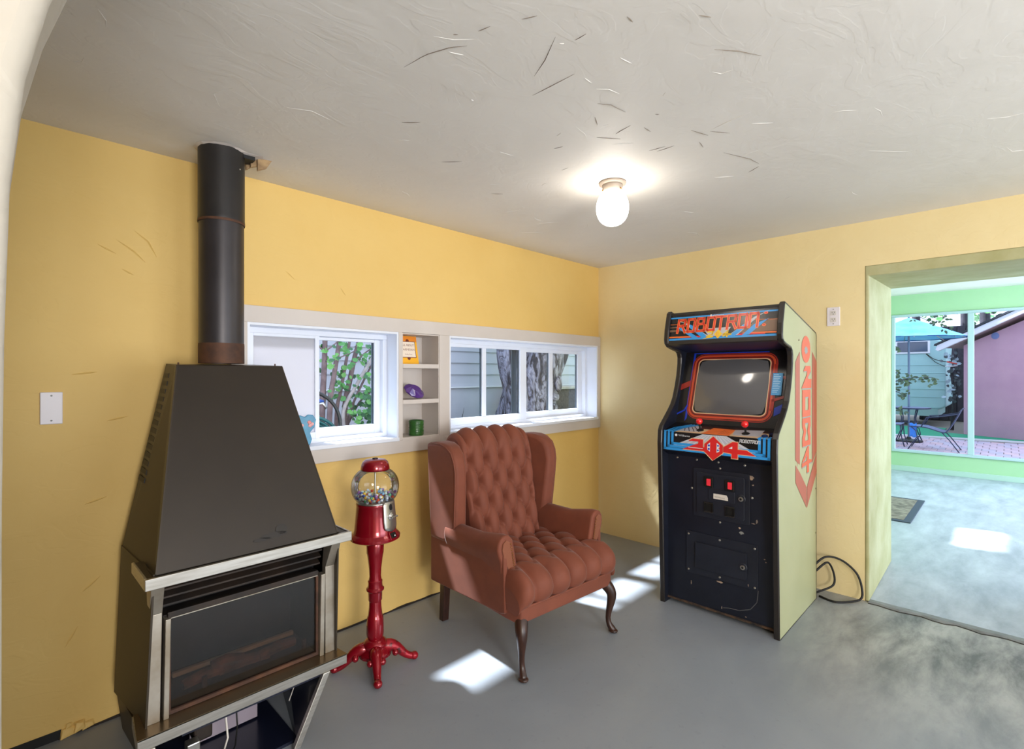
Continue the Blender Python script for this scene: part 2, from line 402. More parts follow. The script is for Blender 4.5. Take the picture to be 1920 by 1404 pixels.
def ridge(mb, pts, z, w, h):
    n = len(pts); k = max(3, n*3); P = []
    for i in range(k):
        t = i/(k-1)*(n-1); a = min(int(t), n-2); f = t-a
        P.append((pts[a][0]*(1-f)+pts[a+1][0]*f, pts[a][1]*(1-f)+pts[a+1][1]*f))
    vs = []; fs = []
    for i, p in enumerate(P):
        q0, q1 = P[max(i-1,0)], P[min(i+1,k-1)]; L = math.hypot(q1[0]-q0[0], q1[1]-q0[1]) or 1e-6
        nx, ny = -(q1[1]-q0[1])/L, (q1[0]-q0[0])/L
        e = math.sin(math.pi*(0.08+0.84*i/(k-1))); ww = w*e; hh = h*e
        vs += [(p[0]+nx*ww, p[1]+ny*ww, z+0.001), (p[0], p[1], z-hh), (p[0]-nx*ww, p[1]-ny*ww, z+0.001)]
        if i: o = 3*i; fs += [(o-3,o-2,o+1,o), (o-2,o-1,o+2,o+1)]
    mb.add(vs, fs)
mb = MB(); md = MB()
for i, s_ in enumerate(RID): ridge(md if i % 3 != 1 else mb, s_, CZ, 0.0014 if i % 3 else 0.0020, 0.002)
rr = random.Random(3)
for i in range(55):
    x, y = rr.uniform(0.15, 3.6), rr.uniform(-0.6, 2.5); a = rr.uniform(0, 6.28); L = rr.uniform(.02, .10); c_ = rr.uniform(-.5,.5)
    p = [(x, y), (x+L*math.cos(a), y+L*math.sin(a)), (x+L*1.8*math.cos(a+c_), y+L*1.8*math.sin(a+c_))]
    ridge(mb, p, CZ, rr.uniform(.001, .002), 0.0012)
tag(mb.build('plaster_ridge', M['white'], ceiling), kind='stuff')
tag(md.build('plaster_scrape', M['scrape'], ceiling), kind='stuff')
mw = MB()
WR = [[(.42,2.03),(.47,1.99),(.50,1.93)],[(.36,1.98),(.42,1.94),(.46,1.90)],[(.30,1.95),(.36,1.92)],[(.38,1.86),(.42,1.84)],[(.33,1.23),(.40,1.245)],[(.22,1.42),(.3,1.43)],[(.26,.9),(.33,.92)],[(.45,.78),(.5,.80)],[(.25,.55),(.31,.6)],[(1.05,1.95),(1.1,1.91)],[(1.35,1.9),(1.38,1.86)],[(2.3,.62),(2.33,.66)],[(1.62,.62),(1.66,.55)],[(1.55,.7),(1.58,.62)],[(1.72,.45),(1.77,.47)],[(1.2,.5),(1.26,.48)],[(.2,.35),(.24,.42)]]
for s_ in WR:
    t = MB(); ridge(t, s_, 0, 0.005, 0.0035)
    mw.add([(v[0], W+v[2], v[1]) for v in t.v], t.f)
tag(mw.build('plaster_ridge', M['yellow'], wall_back), kind='stuff')
# ragged plaster lip and the dark gap at the foot of the window wall
mw = MB(); pts = []
for i in range(60):
    x = 0.18+i*(RX-0.2)/59; pts.append((x, rr.uniform(0.004, 0.014)))
for (x0, h0), (x1, h1) in zip(pts, pts[1:]):
    mw.add([(x0,W,0.0),(x0,W-0.006,0.0),(x0,W-0.006,h0),(x0,W,h0),(x1,W,0.0),(x1,W-0.006,0.0),(x1,W-0.006,h1),(x1,W,h1)], [(1,5,6,2),(2,6,7,3),(0,4,5,1)])
tag(mw.build('plaster_lip', M['soot'], wall_back), kind='stuff')
boxo('dark_gap', M['dark'], wall_back, -0.2, 0.19, W-0.004, W+0.004, 0.0, 0.035)
mw = MB()
for x0, x1, z0, z1, t in ((.185,.235,.0,.035,.02),(.225,.262,.01,.045,.028),(.25,.29,.005,.032,.018),(.20,.225,.03,.05,.012)):
    mw.hexa([(x0,W-t,z0),(x1,W-t*.6,z0+.006),(x1,W,z0),(x0,W,z0),(x0+.01,W-t*.5,z1),(x1-.008,W-t*.7,z1-.008),(x1,W,z1),(x0,W,z1)])
tag(mw.build('broken_plaster', M['yellow'], wall_back, bevel=.004), kind='stuff')

# torn plaster round the flue at the ceiling
mb = MB(); n = 26; vs = []; 
for i in range(n):
    a = 2*math.pi*i/n; r0 = 0.084; r1 = 0.098+0.010*rr.random()+(0.055 if -0.5 < (a if a < math.pi else a-2*math.pi) < 0.35 else 0)
    vs += [(0.691+r0*math.cos(a), 2.42+r0*math.sin(a), CZ-0.004-0.006*rr.random()), (0.691+r1*math.cos(a), 2.42+r1*math.sin(a), CZ-0.001)]
mb.add(vs, [(2*i, 2*i+1, (2*i+3) % (2*n), (2*i+2) % (2*n)) for i in range(n)])
mb.build('torn_plaster_ring', M['trim'], ceiling)
mb = MB()
for dx, dy, w_, l_, dz in ((.115,-.01,.02,.05,.035),(.135,-.035,.018,.055,.05),(.15,.0,.014,.045,.03),(.105,.02,.02,.03,.04)):
    x, y = .691+dx, 2.42+dy
    mb.hexa([(x,y,CZ-dz),(x+l_*.6,y-w_*.3,CZ-dz*.8),(x+l_*.6,y+w_*.4,CZ-dz*.75),(x,y+w_*.5,CZ-dz*1.1),(x,y,CZ+.002),(x+l_,y-w_,CZ+.002),(x+l_,y+w_,CZ+.002),(x,y+w_,CZ+.002)])
mb.build('torn_paper_flap', mat('torn_tan_paper', (176, 146, 106), 0.8, c2=(120, 92, 66), scale=18), ceiling)
boxo('dark_ceiling_gap', M['dark'], ceiling, .76, .81, 2.37, 2.44, CZ-.02, CZ+.003)

# ---------------------------------------------------------------- window band of the back wall
t1 = sempty('trim_1'); F0, F1 = W-0.022, W+0.002
for x0,x1,z0,z1 in ((.79,3.828,1.675,1.757),(.79,3.828,.946,1.022),(.79,.862,1.022,1.675),(1.713,1.738,1.022,1.675),(2.018,2.102,1.022,1.675),(3.788,3.828,1.022,1.675)):
    boxo('casing_board', M['trim'], t1, x0,x1,F0,F1,z0,z1, bevel=.002)
boxo('casing_rail', M['trim'], t1, 1.738, 2.018, F0, F1, 1.022, 1.031); 
niche = thing('niche_shelf', 'off-white built-in shelf of three open compartments set in the wall between the two windows', 'shelf', (1.878, W, 1.03))
def nb(name, x0,x1,y0,y1,z0,z1): boxo(name, M['trim'], niche, x0-1.878,x1-1.878,y0-W,y1-W,z0-1.03,z1-1.03)
nb('back_panel', 1.739,2.017,2.81,2.83,1.031,1.673); nb('side_panel', 1.7385,1.743,W-.018,2.81,1.031,1.673); nb('side_panel', 2.013,2.0175,W-.018,2.81,1.031,1.673)
nb('shelf_board', 1.743,2.013,W-.02,2.81,1.459,1.485); nb('shelf_board', 1.743,2.013,W-.02,2.81,1.240,1.265)
nb('bottom_board', 1.743,2.013,W-.018,2.81,1.0305,1.036); nb('top_board', 1.743,2.013,W-.018,2.81,1.667,1.6735)

def win(name, x0, x1, z0, z1):
    w_ = sempty(name)
    V = M['vinyl']
    boxo('sill', V, w_, x0, x1, W-.030, 2.78, z0, z0+.022, bevel=.003)
    boxo('head_lining', V, w_, x0, x1, W-.018, 2.78, z1-.012, z1)
    boxo('jamb_lining', V, w_, x0, x0+.012, W-.018, 2.78, z0+.022, z1-.012); boxo('jamb_lining', V, w_, x1-.012, x1, W-.018, 2.78, z0+.022, z1-.012)
    boxo('outer_frame', V, w_, x0+.012, x1-.012, 2.735, 2.80, z1-.042, z1-.012, bevel=.003)
    boxo('outer_frame', V, w_, x0+.012, x0+.04, 2.735, 2.80, z0+.022, z1-.042, bevel=.003)
    boxo('outer_frame', V, w_, x1-.04, x1-.012, 2.735, 2.80, z0+.022, z1-.042, bevel=.003)
    boxo('outer_frame', V, w_, x0+.0402, x1-.0402, 2.737, 2.80, z0+.022, z0+.045)
    return w_
def sash(w_, x0, x1, z0, z1, y, sl, sr, sb, st, muntins=(), pane='glass', t=.028):
    V = M['vinyl']
    f = boxo('sash_stile', V, w_, x0, x0+sl, y, y+t, z0, z1, bevel=.003)
    boxo('sash_stile', V, w_, x1-sr, x1, y, y+t, z0, z1, bevel=.003)
    boxo('sash_rail', V, w_, x0+sl, x1-sr, y, y+t, z0, z0+sb, bevel=.003); boxo('sash_rail', V, w_, x0+sl, x1-sr, y, y+t, z1-st, z1, bevel=.003)
    xs = [x0+sl]
    for a, b in muntins:
        boxo('muntin', V, w_, a, b, y+.002, y+t-.002, z0+sb, z1-st, bevel=.002); xs += [a, b]
    xs.append(x1-sr)
    for a, b in zip(xs[::2], xs[1::2]):
        boxo('pane' if pane == 'glass' else 'blank_panel', M[pane], w_, a, b, y+t*.45, y+t*.45+(.0008 if pane == 'glass' else .006), z0+sb, z1-st)
        if pane == 'glass':
            g = MB()
            g.box(b-.009, b-.001, y+t*.5, y+t*.5+.012, z0+sb, z1-st)
            g.build('gasket', M['gasket'], w_)
w1 = win('window_1', .862, 1.713, 1.020, 1.675)
sash(w1, .90, 1.275, 1.052, 1.640, 2.742, .03, .024, .05, .022, pane='board')
sash(w1, 1.255, 1.682, 1.058, 1.632, 2.772, .022, .045, .060, .018)
w2 = win('window_2', 2.102, 3.788, 1.020, 1.675)
sash(w2, 2.14, 2.975, 1.042, 1.640, 2.742, .045, .072, .072, .028, muntins=((2.503, 2.540),))
sash(w2, 2.955, 3.75, 1.048, 1.635, 2.772, .045, .060, .068, .034, muntins=((3.295, 3.340),))
boxo('screen_edge', M['gasket'], w2, 2.87, 2.925, 2.80, 2.812, 1.06, 1.632)
boxo('screen_edge', M['gasket'], w2, 3.715, 3.74, 2.80, 2.812, 1.06, 1.632)
boxo('screen_edge', M['gasket'], w1, 1.637, 1.655, 2.80, 2.812, 1.06, 1.632)

# doorway to the second room
d1 = sempty('door_1')
MB().hexa([(RX-.004,.632-.014,0),(AX,.645-.014,0),(AX,.66,0),(RX-.004,.64,0),(RX-.004,.618,2.045),(AX,.632,2.08),(AX,.66,2.09),(RX-.004,.64,2.06)]).build('jamb', M['jamb'], d1, bevel=.008, seg=3)
MB().hexa([(RX-.004,-.64,0),(AX,-.64,0),(AX,-.60,0),(RX-.004,-.60,0),(RX-.004,-.64,2.05),(AX,-.64,2.08),(AX,-.60,2.08),(RX-.004,-.60,2.05)]).build('jamb', M['jamb'], d1, bevel=.008, seg=3)
MB().hexa([(RX-.004,-.60,2.035),(AX,-.60,2.07),(AX,.645,2.07),(RX-.004,.640,2.035),(RX-.004,-.60,2.10),(AX,-.60,2.12),(AX,.645,2.12),(RX-.004,.640,2.10)]).build('lintel', M['jamb'], d1, bevel=.008, seg=3)
mb = MB(); ys = [-.62+i*(1.24/24) for i in range(25)]
for i in range(24):
    a, b = ys[i], ys[i+1]; e0, e1 = .010*math.sin(i*1.7), .010*math.sin((i+1)*1.7)
    mb.hexa([(3.80+e0,a,-.001),(3.87,a,-.001),(3.87,b,-.001),(3.80+e1,b,-.001),(3.815+e0,a,.008),(3.865,a,.005),(3.865,b,.005),(3.815+e1,b,.008)])
o = mb.build('trim_2', mat('grey_threshold_screed', (138, 142, 146), 0.6, c2=(110, 112, 114), scale=12), None); struct(o)
mb = MB()
for i in range(24):
    a, b = ys[i], ys[i+1]; e0, e1 = .012*math.sin(i*1.7)+.004*math.sin(i*4), .012*math.sin((i+1)*1.7)+.004*math.sin((i+1)*4)
    mb.hexa([(3.787+e0,a,-.001),(3.799+e0,a,-.001),(3.799+e1,b,-.001),(3.787+e1,b,-.001),(3.789+e0,a,.002),(3.797+e0,a,.0025),(3.797+e1,b,.0025),(3.789+e1,b,.002)])
mb.build('crack', M['soot'], o)

# big window of the second room
w3 = sempty('window_3'); vg = mat('pale_blue_green_frame', (166, 188, 194), 0.4)
for y0,y1,z0,z1,nm in ((-1.55,1.238,2.265,2.30,'head_frame'),(-1.55,1.238,.28,.315,'sill_frame'),(1.198,1.238,.315,2.265,'side_frame'),(-1.55,-1.51,.315,2.265,'side_frame'),(.326,.392,.315,2.265,'mullion'),(-.56,-.50,.315,2.265,'mullion')):
    boxo(nm, vg, w3, GX-.03, GX+.05, y0, y1, z0, z1, bevel=.004)
for y0,y1 in ((.392,1.198),(-.50,.326),(-1.51,-.56)): boxo('pane', M['glass'], w3, GX+.01, GX+.0108, y0, y1, .315, 2.265)
# ---------------------------------------------------------------- hooded gas fireplace
fp = thing('hooded_fireplace', 'dark bronze hooded metal fireplace with steel ledges standing against the yellow wall', 'fireplace', (0.68, 2.25, 0))
FO = Vector((0.68, 2.25, 0)); FM = Matrix.Translation(-FO)
B = 2.54
hL = [(.514,B,1.466),(.490,2.26,1.457),(.368,1.965,.775),(.366,B,.735)]      # left side of hood: back-top, front-top, front-bottom, back-bottom
hR = [(.862,B,1.466),(.884,2.26,1.457),(.992,1.965,.775),(.994,B,.735)]
mb = MB().add([hL[1],hL[2],hR[2],hR[1]], [(0,1,2,3)])
mb.add([(hL[1][0],2.262,1.457),(hL[2][0],1.967,.775),(hR[2][0],1.967,.775),(hR[1][0],2.262,1.457)], [(0,3,2,1)])
MB().hexa([(.368,1.965,.770),(.992,1.965,.770),(.992,1.990,.770),(.368,1.990,.770),(.490,2.26,1.457),(.884,2.26,1.457),(.884,2.285,1.457),(.490,2.285,1.457)]).build('hood_front', M['hood'], fp, bevel=.003, mtx=FM)
for s_ in (hL, hR):
    sg = 1 if s_ is hL else -1; e = .004*sg
    pts = [s_[0], s_[1], s_[2], s_[3]]
    mb = MB().add(pts+[(p[0]+e, p[1], p[2]) for p in pts], [(0,1,2,3),(7,6,5,4),(0,4,5,1),(1,5,6,2),(2,6,7,3),(3,7,4,0)])
    hs = mb.build('hood_side', M['hoodside'], fp, mtx=FM)
    # louvre slots down the back of the side
    dx0 = s_[0][0]; dx1 = s_[3][0]
    for i in range(14):
        z = 1.425-i*.0315; t = (1.457-z)/(1.457-.775)
        yb = 2.415; xa = s_[1][0]+(s_[2][0]-s_[1][0])*t; xb = s_[0][0]+(s_[3][0]-s_[0][0])*t
        def P(y, zz):
            tt = (1.457-zz)/(1.457-.775); yf = 2.26+(1.965-2.26)*tt
            a = s_[1][0]+(s_[2][0]-s_[1][0])*tt; b = s_[0][0]+(s_[3][0]-s_[0][0])*tt
            return (a+(b-a)*(y-yf)/(B-yf), y, zz)
        q = [P(yb-.015,z), P(yb+.10,z), P(yb+.10,z-.018), P(yb-.015,z-.018)]
        MB().add([(p[0]-.0008*sg,p[1],p[2]) for p in q]+[(p[0]+.0035*sg,p[1],p[2]) for p in q], [(0,1,2,3),(7,6,5,4),(0,4,5,1),(1,5,6,2),(2,6,7,3),(3,7,4,0)]).build('vent_slot', M['dark'], fp, mtx=FM)
MB().hexa([(.490,2.265,1.452),(.884,2.265,1.452),(.862,B,1.462),(.514,B,1.462),(.490,2.265,1.457),(.884,2.265,1.457),(.862,B,1.466),(.514,B,1.466)]).build('hood_top', M['hood'], fp, mtx=FM)
for x in (.505, .868): MB().lathe([(.003,0),(.003,.012)], (x,2.3,1.455), 8).build('screw', M['rust'], fp, mtx=FM)
# smoke smudge on the hood
mb = MB()
for x,z,rx,rz in ((.745,.815,.05,.010),(.775,.83,.022,.018),(.70,.808,.03,.006)):
    tt = [(1.457-z)/(1.457-.775)]
    mb.add([(x+rx*math.cos(a), 2.26-.2951*(1.457-(z+rz*math.sin(a)))/.682-.0009, z+rz*math.sin(a)) for a in [i*.45+.1*math.sin(i*3) for i in range(14)]], [tuple(range(14))])
mb.build('soot_mark', mat('soot_smudge', (34, 28, 24), .6), fp, mtx=FM)
# upper ledge: tray of brushed steel round the foot of the hood
ul = MB().box(.336,1.040,1.94,1.955,.735,.772).build('upper_ledge', M['steel'], fp, bevel=.002, mtx=FM)
MB().box(.336,.345,1.955,2.16,.735,.772).build('ledge_end', M['steel'], fp, bevel=.002, mtx=FM); MB().box(1.031,1.040,1.955,2.16,.735,.772).build('ledge_end', M['steel'], fp, bevel=.002, mtx=FM)
MB().box(.345,1.031,1.955,2.16,.758,.768).build('ledge_top', M['hoodside'], fp, mtx=FM)
# body
for sg, x0, x1 in ((1,.362,.345),(-1,.998,1.000)):
    e = .006*sg
    poly = [(1.966,.776),(B,.736),(B,.160),(1.99,.276)] 
    xs = [x0, x0, x1-.006*(1 if sg == 1 else -1), x1]
    mb = MB().add([(x,p[0],p[1]) for x,p in zip(xs, poly)]+[(x+e,p[0],p[1]) for x,p in zip(xs, poly)], [(0,1,2,3),(7,6,5,4),(0,4,5,1),(1,5,6,2),(2,6,7,3),(3,7,4,0)])
    mb.build('side_panel', M['hoodside'], fp, mtx=FM)
MB().prism([(.345,.16),(.997,.16),(.993,.735),(.862,1.45),(.514,1.45),(.366,.735)], 1, B-.01, B).build('back_panel', M['black'], fp, mtx=FM)
for xo, xi in ((.347,.388),(.996,.955)):
    a, b = min(xo,xi), max(xo,xi)
    sg = 1 if xo < xi else -1
    MB().hexa([(a-.008*sg*0,2.0,.276),(b,2.0,.276),(b,2.03,.276),(a,2.03,.276),(a+.012*(sg>0),2.0,.632),(b+.006,2.0,.632),(b+.006,2.03,.632),(a+.012*(sg>0),2.03,.632)]).build('corner_post', M['stain'], fp, bevel=.002, mtx=FM)
    MB().hexa([(a+.012*(sg>0),2.0,.632),(b+.006,2.0,.632),(b+.006,2.03,.632),(a+.012*(sg>0),2.03,.632),(a+.008,1.957,.735),(b+.004,1.957,.735),(b+.004,2.03,.735),(a+.008,2.03,.735)]).build('bracket', M['stain'], fp, bevel=.001, mtx=FM)
for a, b in ((.396,.412),(.930,.947)):
    MB().hexa([(a,1.995,.276),(b,1.995,.276),(b,2.03,.276),(a,2.03,.276),(a+.006,1.995,.606),(b+.006,1.995,.606),(b+.006,2.03,.606),(a+.006,2.03,.606)]).build('door_post', M['stain'], fp, bevel=.002, mtx=FM)
for i, (z, y) in enumerate(((.712,2.02),(.682,2.03),(.652,2.04))):
    MB().hexa([(.40,y,z-.016),(.95,y,z-.016),(.95,y+.05,z+.004),(.40,y+.05,z+.004),(.40,y,z-.010),(.95,y,z-.010),(.95,y+.05,z+.010),(.40,y+.05,z+.010)]).build('louvre', M['soot'], fp, mtx=FM)
MB().box(.40,.95,2.10,2.11,.60,.735).build('louvre_backing', M['dark'], fp, mtx=FM)
dr = MB().box(.412,.930,2.012,2.03,.600,.622).build('door_rail', M['soot'], fp, bevel=.002, mtx=FM)
MB().box(.42,.926,2.008,2.012,.601,.604).build('rail_edge', M['stain'], fp, mtx=FM)
MB().box(.412,.420,2.012,2.03,.290,.600).build('door_stile', M['rust'], fp, mtx=FM); MB().box(.922,.930,2.012,2.03,.290,.600).build('door_stile', M['rust'], fp, mtx=FM)
MB().box(.412,.930,2.012,2.03,.278,.290).build('door_rail', M['rust'], fp, mtx=FM)
MB().box(.420,.922,2.020,2.024,.290,.600).build('fire_glass', thin_glass('smoky_glass', (.62,.58,.54), 1.6), fp, mtx=FM)
MB().box(.402,.94,2.30,2.31,.278,.735).build('firebox_back', M['soot'], fp, mtx=FM)
MB().box(.402,.94,2.03,2.30,.272,.278).build('firebox_floor', M['rust'], fp, mtx=FM)
MB().box(.402,.408,2.03,2.30,.278,.61).build('firebox_side', M['soot'], fp, mtx=FM); MB().box(.934,.94,2.03,2.30,.278,.61).build('firebox_side', M['soot'], fp, mtx=FM)
MB().box(.408,.934,2.03,2.30,.604,.61).build('firebox_roof', M['soot'], fp, mtx=FM)
MB().box(.45,.88,2.13,2.15,.335,.352).build('burner_bar', mat('pale_burner_bar', (176,140,108), .7), fp, bevel=.004, mtx=FM)
for k, (x, l, z, a) in enumerate(((.55,.16,.318,.2),(.68,.18,.314,-.15),(.80,.15,.320,.25),(.62,.12,.340,-.5))):
    c_, s2 = math.cos(a), math.sin(a)
    MB().tube([(x-l/2*c_,2.10-l/2*s2*.4,z),(x,2.105,z+.006),(x+l/2*c_,2.10+l/2*s2*.4,z)], [.018,.022,.017], 8).build('ceramic_log', mat('orange_brown_log', (140,84,54), .8, c2=(74,50,40), scale=20), fp, mtx=FM)
for x in (.535, .895): MB().box(x-.008,x+.008,2.06,2.075,.295,.335).build('log_support', M['rust'], fp, bevel=.003, mtx=FM)
# lower ledge
MB().box(.316,1.018,1.94,1.95,.236,.276).build('lower_ledge', M['steel'], fp, bevel=.002, mtx=FM)
MB().add([(.316,1.94,.271),(1.018,1.94,.271),(.998,2.10,.271),(.332,2.10,.271),(.316,1.94,.2765),(1.018,1.94,.2765),(.998,2.10,.2765),(.332,2.10,.2765)], [(0,3,2,1),(4,5,6,7),(0,1,5,4),(1,2,6,5),(2,3,7,6),(3,0,4,7)]).build('ledge_shelf', mat('amber_tinted_steel', (122,104,80), .28, .8), fp, mtx=FM)
MB().hexa([(.316,1.95,.236),(.321,1.95,.236),(.333,2.10,.236),(.328,2.10,.236),(.316,1.95,.272),(.321,1.95,.272),(.333,2.10,.272),(.328,2.10,.272)]).build('ledge_end', M['steel'], fp, mtx=FM)
MB().hexa([(1.013,1.95,.236),(1.018,1.95,.236),(1.003,2.10,.236),(.998,2.10,.236),(1.013,1.95,.272),(1.018,1.95,.272),(1.003,2.10,.272),(.998,2.10,.272)]).build('ledge_end', M['steel'], fp, mtx=FM)
# base: legs taper inward below the ledge, with the gas valve in the open front
for xt, xb, w_ in ((.335,.400,.028),(.945,.822,-.028)):
    a, b = sorted((xt, xt+w_)); c_, d_ = sorted((xb, xb+w_))
    MB().hexa([(c_,1.925,0),(d_,1.925,0),(d_,1.945,0),(c_,1.945,0),(a,1.935,.236),(b,1.935,.236),(b,1.955,.236),(a,1.955,.236)]).build('front_leg', M['steel'], fp, bevel=.002, mtx=FM)
nv = mat('navy_black_enamel', (22, 26, 44), .3, coat=.4)
for xf, xb, xf0, xb0 in ((.338,.346,.402,.366),(.945,1.0,.822,.97)):
    e = .005 if xf < .6 else -.005
    MB().hexa([(xf0,1.95,0),(xf0+e,1.95,0),(xb0+e,B,0),(xb0,B,0),(xf,1.95,.268),(xf+e,1.95,.268),(xb+e,B,.165),(xb,B,.165)]).build('base_side', M['hoodside'] if e > 0 else nv, fp, mtx=FM)
MB().box(.42,.93,2.44,2.445,.0,.25).build('base_back', nv, fp, mtx=FM)
MB().box(.52,.76,2.20,2.21,.02,.24).build('burner_shield', mat('greyish_mauve_panel', (150,138,148), .5), fp, mtx=FM)
MB().box(.42,.83,1.97,2.42,.0,.012).build('base_floor', nv, fp, mtx=FM)
MB().box(.44,.93,1.955,1.975,.222,.236).build('base_rail', nv, fp, mtx=FM)
MB().box(.50,.56,2.06,2.13,.11,.18).build('gas_valve', M['soot'], fp, bevel=.008, mtx=FM); MB().lathe([(.018,0),(.02,.02),(.016,.035)], (.53,2.09,.18), 12).build('valve_knob', M['rust'], fp, mtx=FM)
MB().tube([(.50,2.05,.19),(.60,2.05,.20),(.72,2.04,.205),(.78,2.05,.20)], .012, 8).build('gas_pipe', M['black'], fp, smooth=True, mtx=FM)
MB().tube([(.56,2.10,.15),(.58,2.06,.20),(.595,2.04,.18),(.60,2.03,.10),(.585,2.05,.02)], .0035, 6).build('wire', M['paper'], fp, smooth=True, mtx=FM)
MB().tube([(.63,2.04,.20),(.632,2.03,.13),(.625,2.03,.06),(.62,2.05,.02)], .003, 6).build('wire', M['black'], fp, smooth=True, mtx=FM)
MB().tube([(.82,2.2,.22),(.86,2.15,.20),(.84,2.12,.17),(.87,2.10,.14),(.84,2.08,.10)], .002, 5).build('wire', M['paper'], fp, smooth=True, mtx=FM)
MB().box(.47,.51,2.02,2.06,.09,.14).build('junction_box', M['chrome'], fp, bevel=.004, mtx=FM)
MB().lathe([(.010,0),(.012,.01)], (0,0,0), 10).build('side_knob', M['black'], fp, mtx=FM @ Matrix.Translation((1.0,2.02,.53)) @ Matrix.Rotation(R(90),4,'Y'))

flue = thing('flue_pipe', 'black round metal flue pipe rising from the hooded fireplace to the ceiling', 'pipe', (.691,2.42,1.466))
MB().lathe([(.0865,0),(.0865,.035),(.086,.08),(.086,.625)], (0,0,.001), 40, cap=False).build('lower_section', M['pipe2'], flue, smooth=True)
MB().lathe([(.0872,0),(.0872,.075),(.0868,.085)], (0,0,.0012), 40, cap=False).build('rusty_foot', M['rust'], flue, smooth=True)
MB().lathe([(.0885,.605),(.0895,.612),(.0885,.622),(.0885,.912)], (0,0,0), 40, cap=False).build('upper_section', M['pipe'], flue, smooth=True)
MB().lathe([(.0888,.598),(.090,.604),(.0888,.610)], (0,0,0), 40, cap=False).build('joint_seam', M['rust'], flue, smooth=True)
MB().ball((.05,-.0735,.83), .003, 8, 6).build('rivet', M['chrome'], flue)

# ---------------------------------------------------------------- gumball machine
gm = thing('gumball_machine', 'red cast-iron gumball machine with clear glass globe on a pedestal beside the fireplace', 'gumball machine', (1.305,2.205,0))
MB().lathe([(.060,.050),(.078,.062),(.066,.085),(.052,.097),(.058,.110),(.056,.122),(.045,.132),(.036,.140)], n=24).build('base_collar', M['red'], gm, smooth=True)
pp = [(.034,.136),(.040,.150),(.042,.165),(.041,.205),(.039,.240),(.036,.247),(.034,.252),(.030,.290),(.029,.318),(.033,.326),(.034,.362),(.036,.367),(.043,.374),(.043,.381),(.036,.388),(.034,.405),(.035,.417),(.031,.422),(.028,.440),(.030,.480),(.036,.530),(.039,.548),(.041,.555),(.042,.598),(.036,.612),(.028,.622)]
o = MB().lathe(pp, n=16).build('pedestal', M['red'], gm); smooth_by_angle(o, 28)
for a in (-117, -27, 63, 153):
    c_, s_ = math.cos(R(a)), math.sin(R(a))
    def Q(r, z): return (r*c_, r*s_, z)
    MB().tube([Q(.02,.085),Q(.055,.098),(.09*c_,.09*s_,.088),Q(.120,.060),Q(.148,.030),Q(.178,.019),Q(.198,.017)], [.030,.034,.030,.023,.018,.018,.014], 10).build('foot', M['red'] if a != -27 else M['redworn'], gm, smooth=True, subs=1)
    MB().ball(Q(.188,.020), .021, 12, 8, (1,1,.9)).build('toe', M['redworn'] if a == -27 else M['red'], gm, smooth=True)
    for sg in (-1,1):
        b = R(a+sg*17); MB().ball((.098*math.cos(b),.098*math.sin(b),.066), .016, 10, 8).build('scroll', M['red'], gm, smooth=True)
MB().lathe([(.03,.622),(.108,.622),(.118,.628),(.119,.640),(.112,.648),(.104,.656)], n=40).build('flange', M['red'], gm, smooth='auto')
MB().lathe([(.106,.650),(.101,.662),(.098,.680),(.0925,.74),(.089,.790),(.091,.795),(.089,.800)], n=40, cap=False).build('body', M['red'], gm, smooth=True)
MB().lathe([(.02,.798),(.088,.800),(.090,.804),(.084,.810)], n=40).build('neck_ring', M['chrome'], gm, smooth=True)
gl = [(.084,.806),(.098,.818),(.111,.845),(.1155,.872),(.113,.900),(.104,.925),(.088,.945),(.066,.960)]
MB().lathe(gl, n=40, cap=False).build('globe', M['globeglass'], gm, smooth=True, subs=1)
MB().lathe([(.004,.80),(.004,.962)], n=8).build('centre_rod', M['chrome'], gm)
MB().lathe([(.067,.956),(.069,.962),(.066,.980),(.060,.996),(.048,1.006),(.015,1.010)], n=36).build('lid', M['red'], gm, smooth=True)
MB().lathe([(.013,1.009),(.013,1.014),(.006,1.015)], n=14).build('lid_lock', M['black'], gm)
fa = R(-74)
def ring(r, a, z): return (r*math.cos(fa+a), r*math.sin(fa+a), z)
mb = MB(); K = 10
for j, z in enumerate((.682,.694,.72,.80,.812)):
    hw = (.34,.40,.43,.43,.40)[j]; r = .106-(z-.66)*.09
    for k in range(K+1): mb.v.append(ring(r+.0035, -hw+2*hw*k/K, z-.012*(1-abs(k-K/2)/(K/2))*(j == 0)))
for j in range(4):
    for k in range(K): q = j*(K+1)+k; mb.f.append((q,q+1,q+K+2,q+K+1))
o = mb.build('coin_plate', M['chrome'], gm, smooth=True); o.modifiers.new('thickness','SOLIDIFY').thickness = .005
MF = Matrix.Rotation(fa, 4, 'Z') @ Matrix.Translation((.100,0,.742)) @ Matrix.Rotation(R(86),4,'Y')
MB().lathe([(.020,0),(.020,.006),(.014,.009),(.009,.014)], n=20).build('turn_dial', M['chrome'], gm, mtx=MF)
MB().box(-.004,.004,-.022,.022,.014,.026).build('turn_handle', M['chrome'], gm, bevel=.003, mtx=MF)
MB().lathe([(.010,0),(.010,.0012)], n=14).build('coin_hole', M['dark'], gm, mtx=Matrix.Rotation(fa,4,'Z') @ Matrix.Translation((.0985,0,.786)) @ Matrix.Rotation(R(86),4,'Y') @ Matrix.Scale(1.5,4,(1,0,0)))
MB().hexa([(.090,-.024,.642),(.122,-.024,.640),(.122,.024,.640),(.090,.024,.642),(.092,-.020,.676),(.106,-.020,.672),(.106,.020,.672),(.092,.020,.676)]).build('chute_surround', M['red'], gm, bevel=.003, mtx=Matrix.Rotation(fa,4,'Z'))
